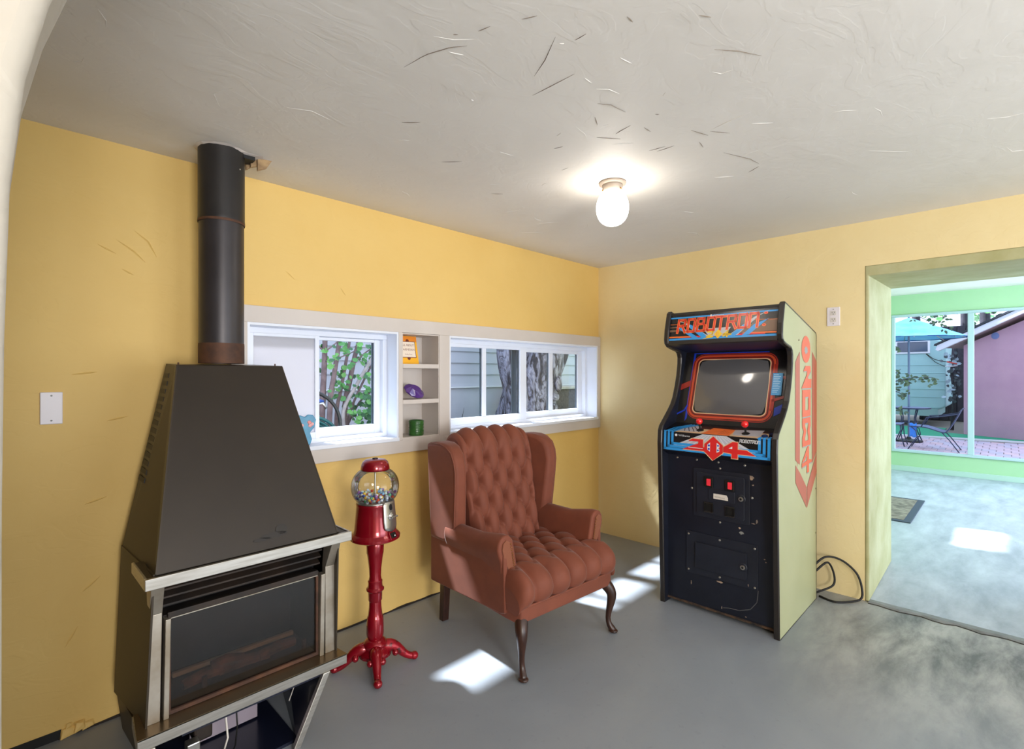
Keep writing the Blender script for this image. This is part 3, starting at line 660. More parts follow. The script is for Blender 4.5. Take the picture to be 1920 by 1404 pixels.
MB().hexa([(.108,-.016,.645),(.1205,-.016,.644),(.1205,.016,.644),(.108,.016,.645),(.102,-.016,.668),(.1105,-.016,.666),(.1105,.016,.666),(.102,.016,.668)]).build('chute_door', M['black'], gm, mtx=Matrix.Rotation(fa,4,'Z') @ Matrix.Translation((.002,0,0)))
MB().ball((.123,0,.655), .005, 8, 6).build('chute_knob', M['chrome'], gm, mtx=Matrix.Rotation(fa,4,'Z'))

cols = [(226,232,238),(206,220,236),(226,232,238),(120,170,210),(60,90,190),(236,196,80),(220,90,60),(90,170,120),(160,110,180),(200,228,220)]
mm = [mat('marble_glass', c_, .08, coat=.5) for c_ in cols]; base_m = None; pos = []
rm = random.Random(11)
for layer, (z, rmax, n) in enumerate(((.8175,.082,40),(.830,.094,46),(.842,.097,34))):
    placed = 0; tries = 0
    while placed < n and tries < 4000:
        tries += 1; a = rm.uniform(0,6.283); r = rmax*math.sqrt(rm.random())
        p = (r*math.cos(a), r*math.sin(a), z+rm.uniform(-.002,.002))
        if r < .012: continue
        if all((p[0]-q[0])**2+(p[1]-q[1])**2+(p[2]-q[2])**2 > .0142**2 for q in pos): pos.append(p); placed += 1
meshes = []
for m_ in mm:
    t = MB().ball((0,0,0), .0072, 10, 7); o = t.build('glass_marble', m_, None, smooth=True); meshes.append(o.data); bpy.data.objects.remove(o)
for p in pos:
    o = bpy.data.objects.new('glass_marble', rm.choice(meshes)); COL.objects.link(o); o.location = (1.305+p[0], 2.205+p[1], p[2])
    tag(o, 'small glass marble in the heap inside the clear gumball globe', 'marble', 'glass marbles heaped in the gumball globe')

# ---------------------------------------------------------------- tufted wing chair
ch = thing('wing_armchair', 'rust velvet button-tufted wing armchair on dark wooden cabriole legs below the windows', 'armchair', (2.055,1.587,0), -4.07)
VM = M['velvet']
def tuft(u, v, du, dv, A, top=None):
    """height of diamond tufting at (u, v): plump pads, creases along the diagonals, deep buttons; above v = top the pleats run straight"""
    p, q = u/du+v/dv, u/du-v/dv
    cre = lambda x: abs(math.sin(math.pi*x))
    h = .50*(cre(p)*cre(q))**.34+.50*(1-math.exp(-((p-round(p))**2+(q-round(q))**2)/.040))
    if (round(p)+round(q)) % 1: h = h
    if top is not None and v > top:
        t = min(1, (v-top)/(dv*.42)); hs = .25+.75*abs(math.sin(math.pi*(u/du+top/dv)))**.55
        h = h*(1-t)+hs*t
    return A*h
# back: front face rolls over the top and comes down behind
bp = [(.475,.40),(.50,.50),(.53,.62),(.56,.76),(.585,.90),(.597,.955),(.610,1.000),(.634,1.032),(.672,1.046),(.712,1.036),(.735,1.00),(.735,.93),(.72,.70),(.70,.42)]
def spline(P, t):
    n = len(P)-1; x = t*n; i = min(int(x), n-1); f = x-i
    p0, p1, p2, p3 = P[max(i-1,0)], P[i], P[i+1], P[min(i+2,n)]
    return tuple(.5*((2*b)+(c-a)*f+(2*a-5*b+4*c-d)*f*f+(3*b-a-3*c+d)*f**3) for a,b,c,d in zip(p0,p1,p2,p3))
arc = [spline(bp, i/400) for i in range(401)]
lens = [0]
for a, b in zip(arc, arc[1:]): lens.append(lens[-1]+math.hypot(b[0]-a[0], b[1]-a[1]))
LT = lens[-1]
def at_len(P, Ls, L):
    L = max(0, min(Ls[-1], L))
    lo, hi = 0, len(Ls)-1
    while hi-lo > 1:
        m_ = (lo+hi)//2
        if Ls[m_] <= L: lo = m_
        else: hi = m_
    f = (L-Ls[lo])/max(1e-9, Ls[hi]-Ls[lo]); a, b = P[lo], P[hi]
    T = (b[0]-a[0], b[1]-a[1]); n = math.hypot(*T) or 1
    return (a[0]+(b[0]-a[0])*f, a[1]+(b[1]-a[1])*f), (T[0]/n, T[1]/n)
Ltop = .545          # length at which the last button row sits
def caps(mb, nu, nv):
    mb.f.append(tuple(j*nu for j in range(nv))); mb.f.append(tuple(j*nu+nu-1 for j in range(nv))); return mb
def flatcaps(o):
    for p in list(o.data.polygons)[-2:]: p.use_smooth = False
    bm = bmesh.new(); bm.from_mesh(o.data); bmesh.ops.recalc_face_normals(bm, faces=bm.faces)
    for e in bm.edges:
        if len(e.link_faces) == 2 and e.calc_face_angle(0) > R(60): e.smooth = False
    bm.to_mesh(o.data); bm.free(); return o
def backfn(u, v):
    L = v*LT; (y, z), (ty, tz) = at_len(arc, lens, L)
    wtop = .262 if z > .9 else .240+(.022*(max(z,.45)-.45)/.45)
    x = (u-.5)*2*wtop
    uu = (u-.5)*.56
    if L < .82: h = tuft(uu, L-.075, .118, .235, .068, top=Ltop-.075)
    else: h = .042*.6
    fade = 1.0 if L < .70 else max(0.25, 1-(L-.70)/.14)
    edge = min(1, (min(u, 1-u))/.06)**.5
    h = (h*fade+.042*.5*(1-fade))*(.35+.65*edge)-.010
    crown = .012*(1-(2*u-1)**2) if z > .95 else 0
    return (x, y-tz*h, z+ty*h+crown)
flatcaps(caps(MB().grid(backfn, 97, 120), 97, 120).build('backrest', VM, ch, smooth=True))
btn = MB(); BR = []
k = 0
for j in range(5):
    L = .075+j*.1175
    for i in range(-3, 4):
        uu = (i+(.5 if j % 2 else 0))*.118
        if abs(uu) > .255: continue
        (y, z), (ty, tz) = at_len(arc, lens, L); wt = .240+(.022*(max(z,.45)-.45)/.45); x = uu/.28*wt
        BR.append((x, y+tz*.004, z-ty*.004))
bm0 = None
for p in BR:
    if bm0 is None: bm0 = MB().ball((0,0,0), .0085, 10, 6, (1,.6,1)).build('button', VM, ch, smooth=True); o = bm0
    else: o = dup(bm0, ch)
    o.location = p
# wings
for sg in (-1, 1):
    wp = [(.735,.50),(.60,.50),(.505,.53),(.487,.60),(.478,.70),(.466,.82),(.462,.90),(.472,.96),(.497,1.005),(.545,1.035),(.60,1.046),(.68,1.044),(.745,1.034)]
    x0, x1 = sorted((.297*sg, .374*sg))
    mb = MB().prism(wp, 0, x0, x1)
    # inner face splays from the back towards the front edge; the top flares outward a little
    mb.v = [((v[0]-sg*(.062*max(0,(v[1]-.47)/.27)) if abs(v[0]) < .33 else v[0]), v[1], v[2]) for v in mb.v]
    mb.v = [(v[0]+sg*.018*max(0,(v[2]-.55)/.5)-sg*.022*max(0,(.62-v[1])/.15)*0, v[1], v[2]) for v in mb.v]
    w_ = mb.build('wing', VM, ch, bevel=.022, seg=4); smooth_by_angle(w_, 50)
    MB().tube([((.372+.018*max(0,(z-.55)/.5))*sg, y+.004, z-.002) for y,z in [(.512,.535),(.492,.60),(.482,.70),(.470,.82),(.466,.90),(.476,.955),(.50,1.0),(.548,1.03),(.60,1.041),(.68,1.04)]], .004, 6).build('wing_piping', VM, ch, smooth=True)
    # scroll arm, lofted from front to back
    sec = [(-.392,.585),(-.388,.615),(-.372,.640),(-.345,.650),(-.318,.643),(-.298,.620),(-.284,.56),(-.264,.46),(-.262,.42),(-.275,.36),(-.300,.33),(-.352,.315),(-.362,.36),(-.366,.46),(-.372,.52),(-.386,.555)]
    secb = [(x*.99+.004, z-.028 if z > .5 else z) for x,z in sec]
    mb = MB(); N = len(sec)
    rows = [(.100,sec,.985),(.094,sec,.93)]
    for y, S_, k_ in ((.106,sec,1.0),(.15,sec,1.0),(.30,secb,1.0),(.58,secb,1.0)):
        for x, z in S_: mb.v.append((-x*sg*k_*-1 if False else (x if sg < 0 else -x), y+.02*(0.65-z)*.4, z))
    for j in range(3):
        for i in range(N): q = (i+1) % N; mb.f.append((j*N+i, j*N+q, (j+1)*N+q, (j+1)*N+i))
    mb.f.append(tuple(range(N))); mb.f.append(tuple(3*N+i for i in range(N)))
    a_ = mb.build('arm', VM, ch, bevel=.012, seg=3); smooth_by_angle(a_, 60)
    # recessed facing of the scroll with its row of nails
    fc = [(-.372,.585),(-.366,.615),(-.345,.628),(-.322,.612),(-.312,.56),(-.294,.47),(-.290,.445),(-.316,.455),(-.342,.50),(-.360,.54)]
    fpts = [((x if sg < 0 else -x), .0985+.02*(0.65-z)*.4, z) for x,z in fc]
    MB().add(fpts+[(p[0],p[1]+.01,p[2]) for p in fpts], [tuple(range(len(fc)))]+[(i,(i+1)%len(fc),(i+1)%len(fc)+len(fc),i+len(fc)) for i in range(len(fc))]).build('arm_facing', mat('dark_rust_velvet', (126,72,48), .8, sheen=.4), ch, bevel=.003)
    nail0 = None
    path = [(-.322,.606),(-.312,.56),(-.296,.475),(-.292,.448),(-.318,.460)]
    P2 = []
    for (a,b),(c_,d_) in zip(path, path[1:]):
        L = math.hypot(c_-a,d_-b); n_ = max(1,int(L/.012))
        for t in range(n_): P2.append((a+(c_-a)*t/n_, b+(d_-b)*t/n_))
    for x, z in P2:
        if nail0 is None: nail0 = MB().ball((0,0,0), .0042, 8, 5, (1,.6,1)).build('nail_head', M['nail'], ch, smooth=True); o = nail0
        else: o = dup(nail0, ch)
        o.location = ((x if sg < 0 else -x), .095+.02*(0.65-z)*.4, z)
    # outer side panel
    x0, x1 = sorted((.340*sg, .366*sg))
    MB().prism([(.09,.285),(.12,.275),(.70,.255),(.735,.255),(.735,.53),(.10,.56)], 0, x0, x1).build('side_panel', VM, ch, bevel=.008, seg=3, smooth='auto')
# seat
sp = [(.60,.42),(.50,.43),(.40,.438),(.30,.445),(.20,.450),(.10,.448),(.055,.442),(.022,.424),(.004,.398),(.002,.368),(.012,.350),(.035,.343)]
sarc = [spline(sp, i/400) for i in range(401)]; sl = [0]
for a, b in zip(sarc, sarc[1:]): sl.append(sl[-1]+math.hypot(b[0]-a[0], b[1]-a[1]))
SLT = sl[-1]
def seatfn(u, v):
    L = v*SLT; (y, z), (ty, tz) = at_len(sarc, sl, L)
    w_ = .362; x = (u-.5)*2*w_
    uu = (u-.5)*2*w_
    h = tuft(uu, L-.03, .125, .20, .056, top=.43)
    endf = 1 if L < .60 else max(0, 1-(L-.60)/.12)
    edge = min(1, min(u, 1-u)/.07)
    er = math.sqrt(max(0, 1-(1-edge)**2))
    h = h*endf
    xx = x*(1-.02*(1-endf))
    return (xx, y+tz*h*0+(-tz)*0+ty*0+(tz*h if False else 0)+nrm(ty,tz)[0]*h*(.2+.8*er), z+nrm(ty,tz)[1]*h*(.2+.8*er)-.045*(1-er))
def nrm(ty, tz): return (tz, -ty) if -ty > 0 or tz < 0 else (tz, -ty)
flatcaps(caps(MB().grid(seatfn, 121, 110), 121, 110).build('seat', VM, ch, smooth=True))
b0 = None
for j in range(0, 5):
    L = .03+j*.10
    for i in range(-3, 4):
        uu = (i+(.5 if j % 2 else 0))*.125
        if abs(uu) > .26: continue
        (y, z), t = at_len(sarc, sl, L)
        if b0 is None: b0 = MB().ball((0,0,0), .008, 10, 6, (1,1,.6)).build('button', VM, ch, smooth=True); o = b0
        else: o = dup(b0, ch)
        o.location = (uu, y, z+.002)
# frame below the seat
rail = [(-.352,.10),(-.350,.035),(-.338,.008),(-.312,.0),(.312,.0),(.338,.008),(.350,.035),(.352,.10),(.352,.70),(-.352,.70)]
mb = MB().prism(rail, 2, .275, .340)
mb.v = [(v[0], v[1]-.006*math.cos(v[0]*4.4), v[2]-(0.018*max(0,(abs(v[0])-.24)/.11) if v[1] < .2 and v[2] < .3 else 0)) for v in mb.v]
MB.build(mb, 'seat_rail', VM, ch, bevel=.006, seg=3, smooth='auto')
MB().tube([(x, y-.006*math.cos(x*4.4)-.003, .337) for x,y in ((-.355,.10),(-.353,.035),(-.340,.005),(-.312,-.003),(-.15,-.003),(0,-.003),(.15,-.003),(.312,-.003),(.340,.005),(.353,.035),(.355,.10))], .0055, 8).build('seat_piping', VM, ch, smooth=True)
for sg in (-1, 1):
    MB().tube([(.305*sg,.045,.290),(.318*sg,.028,.262),(.338*sg,.004,.225),(.340*sg,.0,.190),(.331*sg,.012,.130),(.324*sg,.020,.075),(.327*sg,.012,.040),(.336*sg,-.004,.018),(.342*sg,-.014,.006)], [.036,.034,.031,.027,.018,.014,.0165,.021,.016], 12).build('front_leg', M['wood'], ch, smooth=True, subs=1)
    MB().ball((.338*sg,-.008,.011), .024, 14, 8, (1,1.1,.45)).build('leg_pad', M['wood'], ch, smooth=True)
    x0, x1 = sorted((.255*sg,.298*sg))
    MB().hexa([(x0,.715,0),(x1,.715,0),(x1,.752,0),(x0,.752,0),(x0+.012*sg,.672,.30),(x1+.012*sg,.672,.30),(x1+.012*sg,.722,.30),(x0+.012*sg,.722,.30)]).build('back_leg', M['wood'], ch, bevel=.004)
# ---------------------------------------------------------------- upright arcade cabinet
ar = thing('arcade_cabinet', 'tall black arcade cabinet with cream side panel and orange lettering standing by the doorway wall', 'arcade machine', (2.937,1.2135,0), -90)
PF = [(-.004,.0),(-.020,.45),(-.038,.90),(-.042,1.00),(-.036,1.075),(-.020,1.103),(.086,1.193),(.125,1.230),(.155,1.272),(.188,1.350),(.210,1.417),(.224,1.490),(.226,1.530),(.216,1.556),(.195,1.572),(.120,1.586),(.072,1.598),(.048,1.615),(.043,1.640),(.050,1.70),(.080,1.806),(.092,1.816),(.705,1.685),(.720,1.672),(.720,.0)]
for sg in (-1, 1):
    x0, x1 = sorted((.345*sg, .317*sg))
    xs_ = sorted((.345*sg, .340*sg)); MB().prism([(p[0]+.002, p[1]+(.001 if p[1] < .01 else 0)) for p in PF], 0, *xs_).build('side_panel', M['cabside'], ar)
    xs_ = sorted((.340*sg, .317*sg)); MB().prism([(p[0]+.001, p[1]+(.001 if p[1] < .01 else 0)) for p in PF], 0, *xs_).build('inner_panel', M['cabblack'], ar)
    n = len(PF); mb = MB(); vs = []
    xa, xb = (x0-.0012, x1+.0012)
    # moulding follows the whole edge
    for i in range(n):
        a, b, c_ = PF[i-1], PF[i], PF[(i+1) % n]
        d = Vector((c_[0]-a[0], c_[1]-a[1])).normalized(); nx, ny = -d.y, d.x
        for (x, o_) in ((xa,-.006),(xa,.001),(xa+.005,.005),(xb-.005,.005),(xb,.001),(xb,-.006)):
            vs.append((x, b[0]+nx*o_, max(.001, b[1]+ny*o_)))
    k = 6
    fs = [(i*k+j, i*k+j+1, ((i+1) % n)*k+j+1, ((i+1) % n)*k+j) for i in range(n) for j in range(k-1)]
    mo = MB().add(vs, fs).build('edge_moulding', M['tmold'], ar)
XI = .317
def sheet(name, m, pts, parent=ar, x=XI, th=.012, bev=0):
    """board spanning the cabinet between the sides, (depth, height) profile extruded along x"""
    return MB().prism(pts, 0, -x, x).build(name, m, parent, bevel=bev)
sheet('marquee_board', M['artblack'], [(.050,1.622),(.088,1.800),(.10,1.800),(.064,1.622)])
sheet('top_trim', M['tmold'], [(.084,1.792),(.090,1.808),(.11,1.805),(.104,1.79)]); sheet('bottom_trim', M['tmold'], [(.042,1.608),(.046,1.632),(.062,1.632),(.066,1.602)])
sheet('top_board', M['cabblack'], [(.10,1.800),(.705,1.676),(.705,1.664),(.10,1.788)])
sheet('underside', mat('navy_underside', (26,32,62), .4), [(.064,1.604),(.300,1.566),(.300,1.578),(.064,1.616)])
sheet('back_board', M['cabblack'], [(.70,.02),(.712,.02),(.712,1.665),(.70,1.665)])
bz = sheet('bezel', M['artblack'], [(.140,1.095),(.302,1.570),(.312,1.566),(.150,1.091)])
sheet('control_panel', M['artblack'], [(-.028,1.070),(.145,1.112),(.145,1.10),(-.02,1.055)])
sheet('panel_apron', M['artblack'], [(-.034,.955),(-.028,1.070),(-.018,1.066),(-.022,.955)], bev=.002)
sheet('panel_underside', M['cabblack'], [(-.034,.955),(.05,.915),(.05,.925),(-.022,.965)])
sheet('front_board', M['cabblack'], [(.040,.030),(.040,.930),(.055,.930),(.055,.030)])
sheet('kick_edge', mat('scuffed_board_edge', (96,72,54), .8, c2=(28,26,26), scale=16), [(.034,.022),(.034,.034),(.056,.034),(.056,.022)])

# marquee art
U = Vector((1,0,0)); V_ = Vector((0,.038,.178)).normalized()
mp = Plane2((-XI,.0495,1.622), U, V_); mw_, mh_ = 2*XI, .182
def on(pl, name, m, fn, n):
    mb = MB(); fn(mb, n); return mb.build(name, m, ar, fix=False)
def S(pts): return [(a*mw_, b*mh_) for a,b in pts]
on(mp, 'marquee_glow', M['artbrown'], lambda mb,n: (mp.poly(mb, S([(.0,.50),(.20,.52),(.0,.54)]), n), mp.poly(mb, S([(.62,.20),(1,.22),(1,.62),(.78,.48)]), n), mp.poly(mb, S([(0,.36),(.25,.40),(0,.44)]), n)), .0006)
on(mp, 'marquee_stripe', M['artblue'], lambda mb,n: (mp.poly(mb, S([(0,.83),(1,.83),(1,.88),(0,.88)]), n), mp.poly(mb, S([(0,.045),(1,.045),(1,.125),(0,.125)]), n)), .0009)
on(mp, 'marquee_stripe', M['artred'], lambda mb,n: mp.poly(mb, S([(.10,.135),(.90,.135),(.90,.185),(.10,.185)]), n), .0009)
on(mp, 'marquee_stripe', M['artorange'], lambda mb,n: (mp.poly(mb, S([(0,.145),(.22,.150),(.22,.185),(0,.20)]), n), mp.poly(mb, S([(.70,.19),(1,.15),(1,.20),(.72,.215)]), n), mp.poly(mb, S([(.0,.62),(.10,.615),(.10,.63),(0,.635)]), n), mp.poly(mb, S([(.80,.60),(1,.57),(1,.585),(.8,.615)]), n)), .0010)
on(mp, 'marquee_wedge', M['artgrey'], lambda mb,n: (mp.poly(mb, S([(.055,.77),(.16,.66),(.42,.12),(.33,.14),(.14,.66)]), n), mp.poly(mb, S([(.93,.90),(.80,.70),(.57,.12),(.66,.14),(.83,.70)]), n), mp.poly(mb, S([(.34,.42),(.60,.42),(.55,.14),(.40,.14)]), n)), .0012)
on(mp, 'marquee_wedge', M['artblue'], lambda mb,n: (mp.poly(mb, S([(.055,.55),(.15,.46),(.30,.12),(.24,.12)]), n), mp.poly(mb, S([(.20,.60),(.29,.44),(.39,.12),(.33,.12),(.21,.46)]), n), mp.poly(mb, S([(.92,.62),(.80,.46),(.70,.12),(.76,.13)]), n), mp.poly(mb, S([(.75,.58),(.70,.44),(.58,.12),(.64,.12),(.76,.46)]), n)), .0014)
GL = {  # squared-off capitals in a unit box
 'R': [[(0,0),(.12,1),(.92,1),(.98,.86),(.92,.56),(.10,.50)],[(.60,.52),(1,.0)]],
 'O': [[(.08,.06),(.16,1),(.92,1),(1,.9),(.9,0),(.16,0),(.08,.06)]],
 'B': [[(.04,0),(.14,1),(.88,1),(.86,.56),(.10,.54)],[(.86,.54),(1,.42),(.96,0),(.04,0)]],
 'T': [[(-.05,1),(1.05,1)],[(.52,1),(.42,0)]],
 'N': [[(.02,0),(.12,1),(.92,1),(.98,.9),(.90,0)]],
}
def word(pl, mb, s_, u, v, w, h, gap, sw, n, dv=0.0, slant=0.0):
    for c_ in s_:
        for st in GL[c_]: pl.stroke(mb, [(u+a*w+slant*b*h, v+b*h) for a,b in st], sw, n)
        u += w+gap; v += dv
    return mb
lu, lv, lw, lh, lg = .080*mw_, .335*mh_, .0488, .43*mh_, .0125
on(mp, 'marquee_letters', M['artorange'], lambda mb,n: word(mp, mb, 'ROBOTRON', lu, lv, lw, lh, lg, .0162, n, dv=.0012), .0017)
on(mp, 'marquee_letters', M['artred'], lambda mb,n: word(mp, mb, 'ROBOTRON', lu, lv, lw, lh, lg, .0066, n, dv=.0012), .0021)
on(mp, 'marquee_colon', M['artorange'], lambda mb,n: (mp.disc(mb, .895*mw_, .80*mh_, .011, n, rv=.008), mp.disc(mb, .885*mw_, .42*mh_, .011, n, rv=.008)), .0017)
on(mp, 'marquee_colon', M['artred'], lambda mb,n: (mp.disc(mb, .895*mw_, .80*mh_, .0065, n, rv=.004), mp.disc(mb, .885*mw_, .42*mh_, .0065, n, rv=.004)), .0021)
D2 = lambda s: [[(0,.85),(.1,1),(.95,1),(1,.55),(0,.45),(-.1,0),(1,0)]]
def digits(pl, mb, u, v, w, h, sw, n):
    pl.stroke(mb, [(u-.2*w,v),(u+w,v)], sw, n); pl.stroke(mb, [(u-.2*w,v),(u+.9*w,v+.55*h),(u+w,v+h),(u,v+h)], sw, n)
    uu = u+1.35*w
    pl.poly(mb, [(uu-.1*w,v+.45*h),(uu+.7*w,v-.55*h),(uu+1.5*w,v+.45*h),(uu+.7*w,v+1.5*h)], n)
    uu += 1.75*w
    pl.stroke(mb, [(uu+.7*w,v-.2*h),(uu+.8*w,v+h),(uu,v+.3*h),(uu+1.4*w,v+.25*h)], sw, n)
    return mb
on(mp, 'marquee_number', M['artyellow'], lambda mb,n: (digits(mp, mb, .39*mw_, .135*mh_, .030, .028, .008, n), mp.poly(mb, S([(.335,.055),(.44,.10),(.40,.13)]), n), mp.poly(mb, S([(.53,.10),(.615,.20),(.53,.22)]), n)), .0025)
on(mp, 'marquee_number_mark', M['artorange'], lambda mb,n: (mp.stroke(mb, [(.39*mw_+.053,.10*mh_),(.39*mw_+.053,.27*mh_)], .0022, n), mp.stroke(mb, [(.39*mw_+.062,.10*mh_),(.39*mw_+.062,.27*mh_)], .0022, n)), .0029)
on(mp, 'marquee_maker', M['artwhite'], lambda mb,n: (mp.disc(mb, .405*mw_, .855*mh_, .0062, n), text_on(mp, mb, 'Williams', .422*mw_, .83*mh_, .013, n, width=.066)), .0021)
on(mp, 'marquee_maker_mark', M['artblack'], lambda mb,n: text_on(mp, mb, 'w', .399*mw_, .843*mh_, .008, n), .0025)

# screen surround art and picture tube
bv = Vector((0,.162,.475)).normalized(); bp_ = Plane2((0,.140,1.095), U, bv); bh = .502
def art(pl, name, m, fn, n): 
    mb = MB(); fn(mb, n); return mb.build(name, m, ar, fix=False)
sx0, sx1, sy0, sy1 = -.218, .216, .088, .442
for k, (e, m_) in enumerate(((.040,'artdeep'),(.040,'artdred'),(.033,'artblack'),(.030,'artorange'),(.018,'artdred'),(.014,'artblack'),(.010,'artdred'),(.0035,'artcream'))):
    if k == 0:
        art(bp_, 'screen_surround', M['artdeep'], lambda mb,n: bp_.poly(mb, [(-.262,.03),(-.262,.49),(.20,.49),(.20,.484),(-.249,.484),(-.249,.05)], n), .0006); continue
    if m_ == 'artorange': m2 = mat('art_brick', (196,74,44), .3)
    else: m2 = M[m_]
    o_, i_ = rrect(sx0-e,sx1+e,sy0-e,sy1+e,.03+e), rrect(sx0+.002,sx1-.002,sy0+.002,sy1-.002,.03)
    art(bp_, 'screen_surround', m2, lambda mb,n: bp_.ring(mb, o_, i_, n), .0008+k*.0003)
art(bp_, 'surround_branch', M['artdred'], lambda mb,n: (bp_.stroke(mb, [(sx1+.030,.40),(sx1+.034,.345),(XI,.315)], .016, n), bp_.stroke(mb, [(sx1+.030,.13),(sx1+.034,.185),(XI,.212)], .016, n), bp_.poly(mb, [(-XI,.235),(-.258,.262),(-.258,.302),(-XI,.275)], n)), .0036)
art(bp_, 'surround_branch', M['artdeep'], lambda mb,n: (bp_.poly(mb, [(sx1+.045,.09),(XI,.125),(XI,.175),(sx1+.045,.14)], n), bp_.stroke(mb, [(-XI,.075),(-.272,.10),(-.258,.13)], .010, n)), .0032)
def tube(u, v):
    x = sx0+(sx1-sx0)*u; y = sy0+(sy1-sy0)*v
    # rounded rectangle outline, glass bulging toward the player
    a, b = 2*u-1, 2*v-1; r = max(abs(a), abs(b))
    k_ = (1-(abs(a)*abs(b))**3*.085)
    return bp_.p((sx0+sx1)/2+(sx1-sx0)/2*a*k_, (sy0+sy1)/2+(sy1-sy0)/2*b*k_, .0040+.016*(1-a*a)*(1-b*b)**.8 if r < 1 else .0040)
MB().grid(tube, 33, 27).build('picture_tube', M['crt'], ar, smooth=True)
ic = Plane2(bp_.p(.236,.215,.006), U, bv)
mb = MB(); ic.slab(mb, [(0,0),(.055,0),(.055,.135),(0,.135)], 0, .0015); card = mb.build('instruction_card', mat('light_blue_card', (78,152,208), .4), ar)
mb = MB()
for i in range(11): ic.rect(mb, .005, .005+.044*(.6+.4*((i*37) % 10)/10), .122-i*.0105, .1255-i*.0105, .0021)
mb.build('card_lines', mat('pale_card_print', (178,214,238), .4), ar, fix=False)

# control panel art
cv = Vector((0,.173,.042)).normalized(); cp = Plane2((0,-.028,1.0705), U, cv)
def carts(name, m, fn, n): mb = MB(); fn(mb, n); return mb.build(name, M[m] if isinstance(m, str) else m, ar, fix=False)
carts('panel_print', 'artcream', lambda mb,n: cp.poly(mb, [(-.255,.004),(.29,.004),(.27,.115),(-.21,.125)], n), .0006)
carts('panel_print', 'artblack', lambda mb,n: (cp.poly(mb, [(-.317,.085),(.317,.09),(.317,.18),(-.317,.18)], n),), .0009)
carts('panel_print', 'artgrey', lambda mb,n: (cp.poly(mb, [(-.24,.02),(-.09,.03),(-.13,.135),(-.22,.135)], n), cp.poly(mb, [(.10,.02),(.24,.03),(.235,.135),(.08,.11)], n)), .0012)
carts('panel_print', 'artblack', lambda mb,n: [cp.stroke(mb, [(-.225+i*.02,.12),(-.19+i*.03,.03)], .004, n) for i in range(4)], .0015)
carts('panel_print', 'artorange', lambda mb,n: cp.poly(mb, [(-.075,.004),(.085,.004),(.085,.110),(-.045,.115)], n), .0018)
carts('panel_print', mat('art_rust_line', (190,84,44), .3), lambda mb,n: [cp.stroke(mb, [(.02+i*.014,.01+i*.008),(.03+i*.012,.09-i*.01)], .004, n) for i in range(4)]+[cp.stroke(mb, [(-.05,.03),(.07,.095)], .003, n)], .0021)
for i in range(3):
    carts('corner_stripe', 'artblue', lambda mb,n: (cp.stroke(mb, [(-.296+i*.024,0),(-.272+i*.024,.07),(-.20+i*.02,.14)], .017, n), cp.stroke(mb, [(.296-i*.024,0),(.30-i*.022,.03)], .017, n)), .0024)
for x, y in ((-.105,.060),(.158,.060)):
    js = MB().tube([cp.p(x,y,0), cp.p(x,y,.045)], .0055, 10).build('joystick_shaft', M['black'], ar)
    MB().lathe([(.022,0),(.019,.004),(.010,.008)], n=20).build('joystick_collar', M['black'], ar, mtx=Matrix.Translation(cp.p(x,y,.0015)) @ Matrix.Rotation(R(14),4,'X'))
    MB().ball(cp.p(x,y,.058), .0195, 24, 16).build('joystick_ball', M['ball'], ar, smooth=True)
for x, y in ((.265,.040),(.292,.075)):
    MB().lathe([(.016,0),(.016,.007),(.012,.009),(.011,.006)], n=20).build('start_button', mat('navy_button', (34,46,88), .3), ar, mtx=Matrix.Translation(cp.p(x,y,.001)) @ Matrix.Rotation(R(14),4,'X'))
# apron art
av = Vector((0,.006,.115)).normalized(); ap = Plane2((0,-.0345,.955), U, av)
carts('apron_fan', 'artgrey', lambda mb,n: ap.poly(mb, [(-.255,.032),(.265,.020),(.075,.115),(-.065,.115)], n), .0006)
carts('apron_ray', mat('art_pale_ray', (206,206,216), .3), lambda mb,n: [ap.poly(mb, [(-.25+i*.047,.030),(-.236+i*.047,.030),(-.055+i*.0118,.115),(-.058+i*.0118,.115)], n) for i in range(11)], .0009)
for i in range(3):
    e = i*.024; 
    carts('corner_stripe', 'artblue', lambda mb,n: (ap.stroke(mb, [(-.300+e,.115),(-.300+e,.012+e*.7),(.300-e,.012+e*.7),(.300-e,.115)], .015, n)), .0012)
nm = [[(-.150,.070),(-.125,.085),(-.060,.085),(-.060,.040),(-.035,.040),(-.035,.018),(-.185,.018),(-.120,.048),(-.090,.058),(-.088,.070)],
      [(.0,.108),(.055,.060),(.055,.018),(.0,-.030),(-.052,.018),(-.052,.060)],
      [(.058,.052),(.110,.086),(.138,.086),(.138,.046),(.185,.046),(.235,.020),(.138,.020),(.138,-.006),(.105,-.006),(.105,.020),(.058,.024)]]
def grow(p, s_):
    cx_ = sum(a for a,b in p)/len(p); cy_ = sum(b for a,b in p)/len(p)
    return [(a+s_*(1 if a > cx_ else -1), b+s_*(1 if b > cy_ else -1)) for a,b in p]
carts('apron_number_edge', 'artcream', lambda mb,n: [ap.poly(mb, grow(p, .0035), n) for p in nm], .0016)
carts('apron_number', 'artred', lambda mb,n: [ap.poly(mb, p, n+.0002*i) for i, p in enumerate(nm)], .0020)
carts('apron_number_hole', 'artwhite', lambda mb,n: (ap.poly(mb, [(-.034,.058),(-.018,.072),(-.018,.018),(-.034,.030)], n), ap.poly(mb, [(.020,.074),(.036,.062),(.036,.046),(.028,.044),(.036,.040),(.036,.024),(.020,.016)], n), ap.poly(mb, [(.088,.048),(.108,.060),(.108,.046)], n), ap.poly(mb, [(-.150,.030),(-.06,.030),(-.06,.033),(-.15,.034)], n)), .0030)
carts('apron_number_eye', 'artdeep', lambda mb,n: (ap.disc(mb, -.025,.054,.006,n), ap.disc(mb, -.025,.034,.006,n), ap.disc(mb, .028,.057,.005,n), ap.disc(mb, .028,.031,.005,n)), .0034)
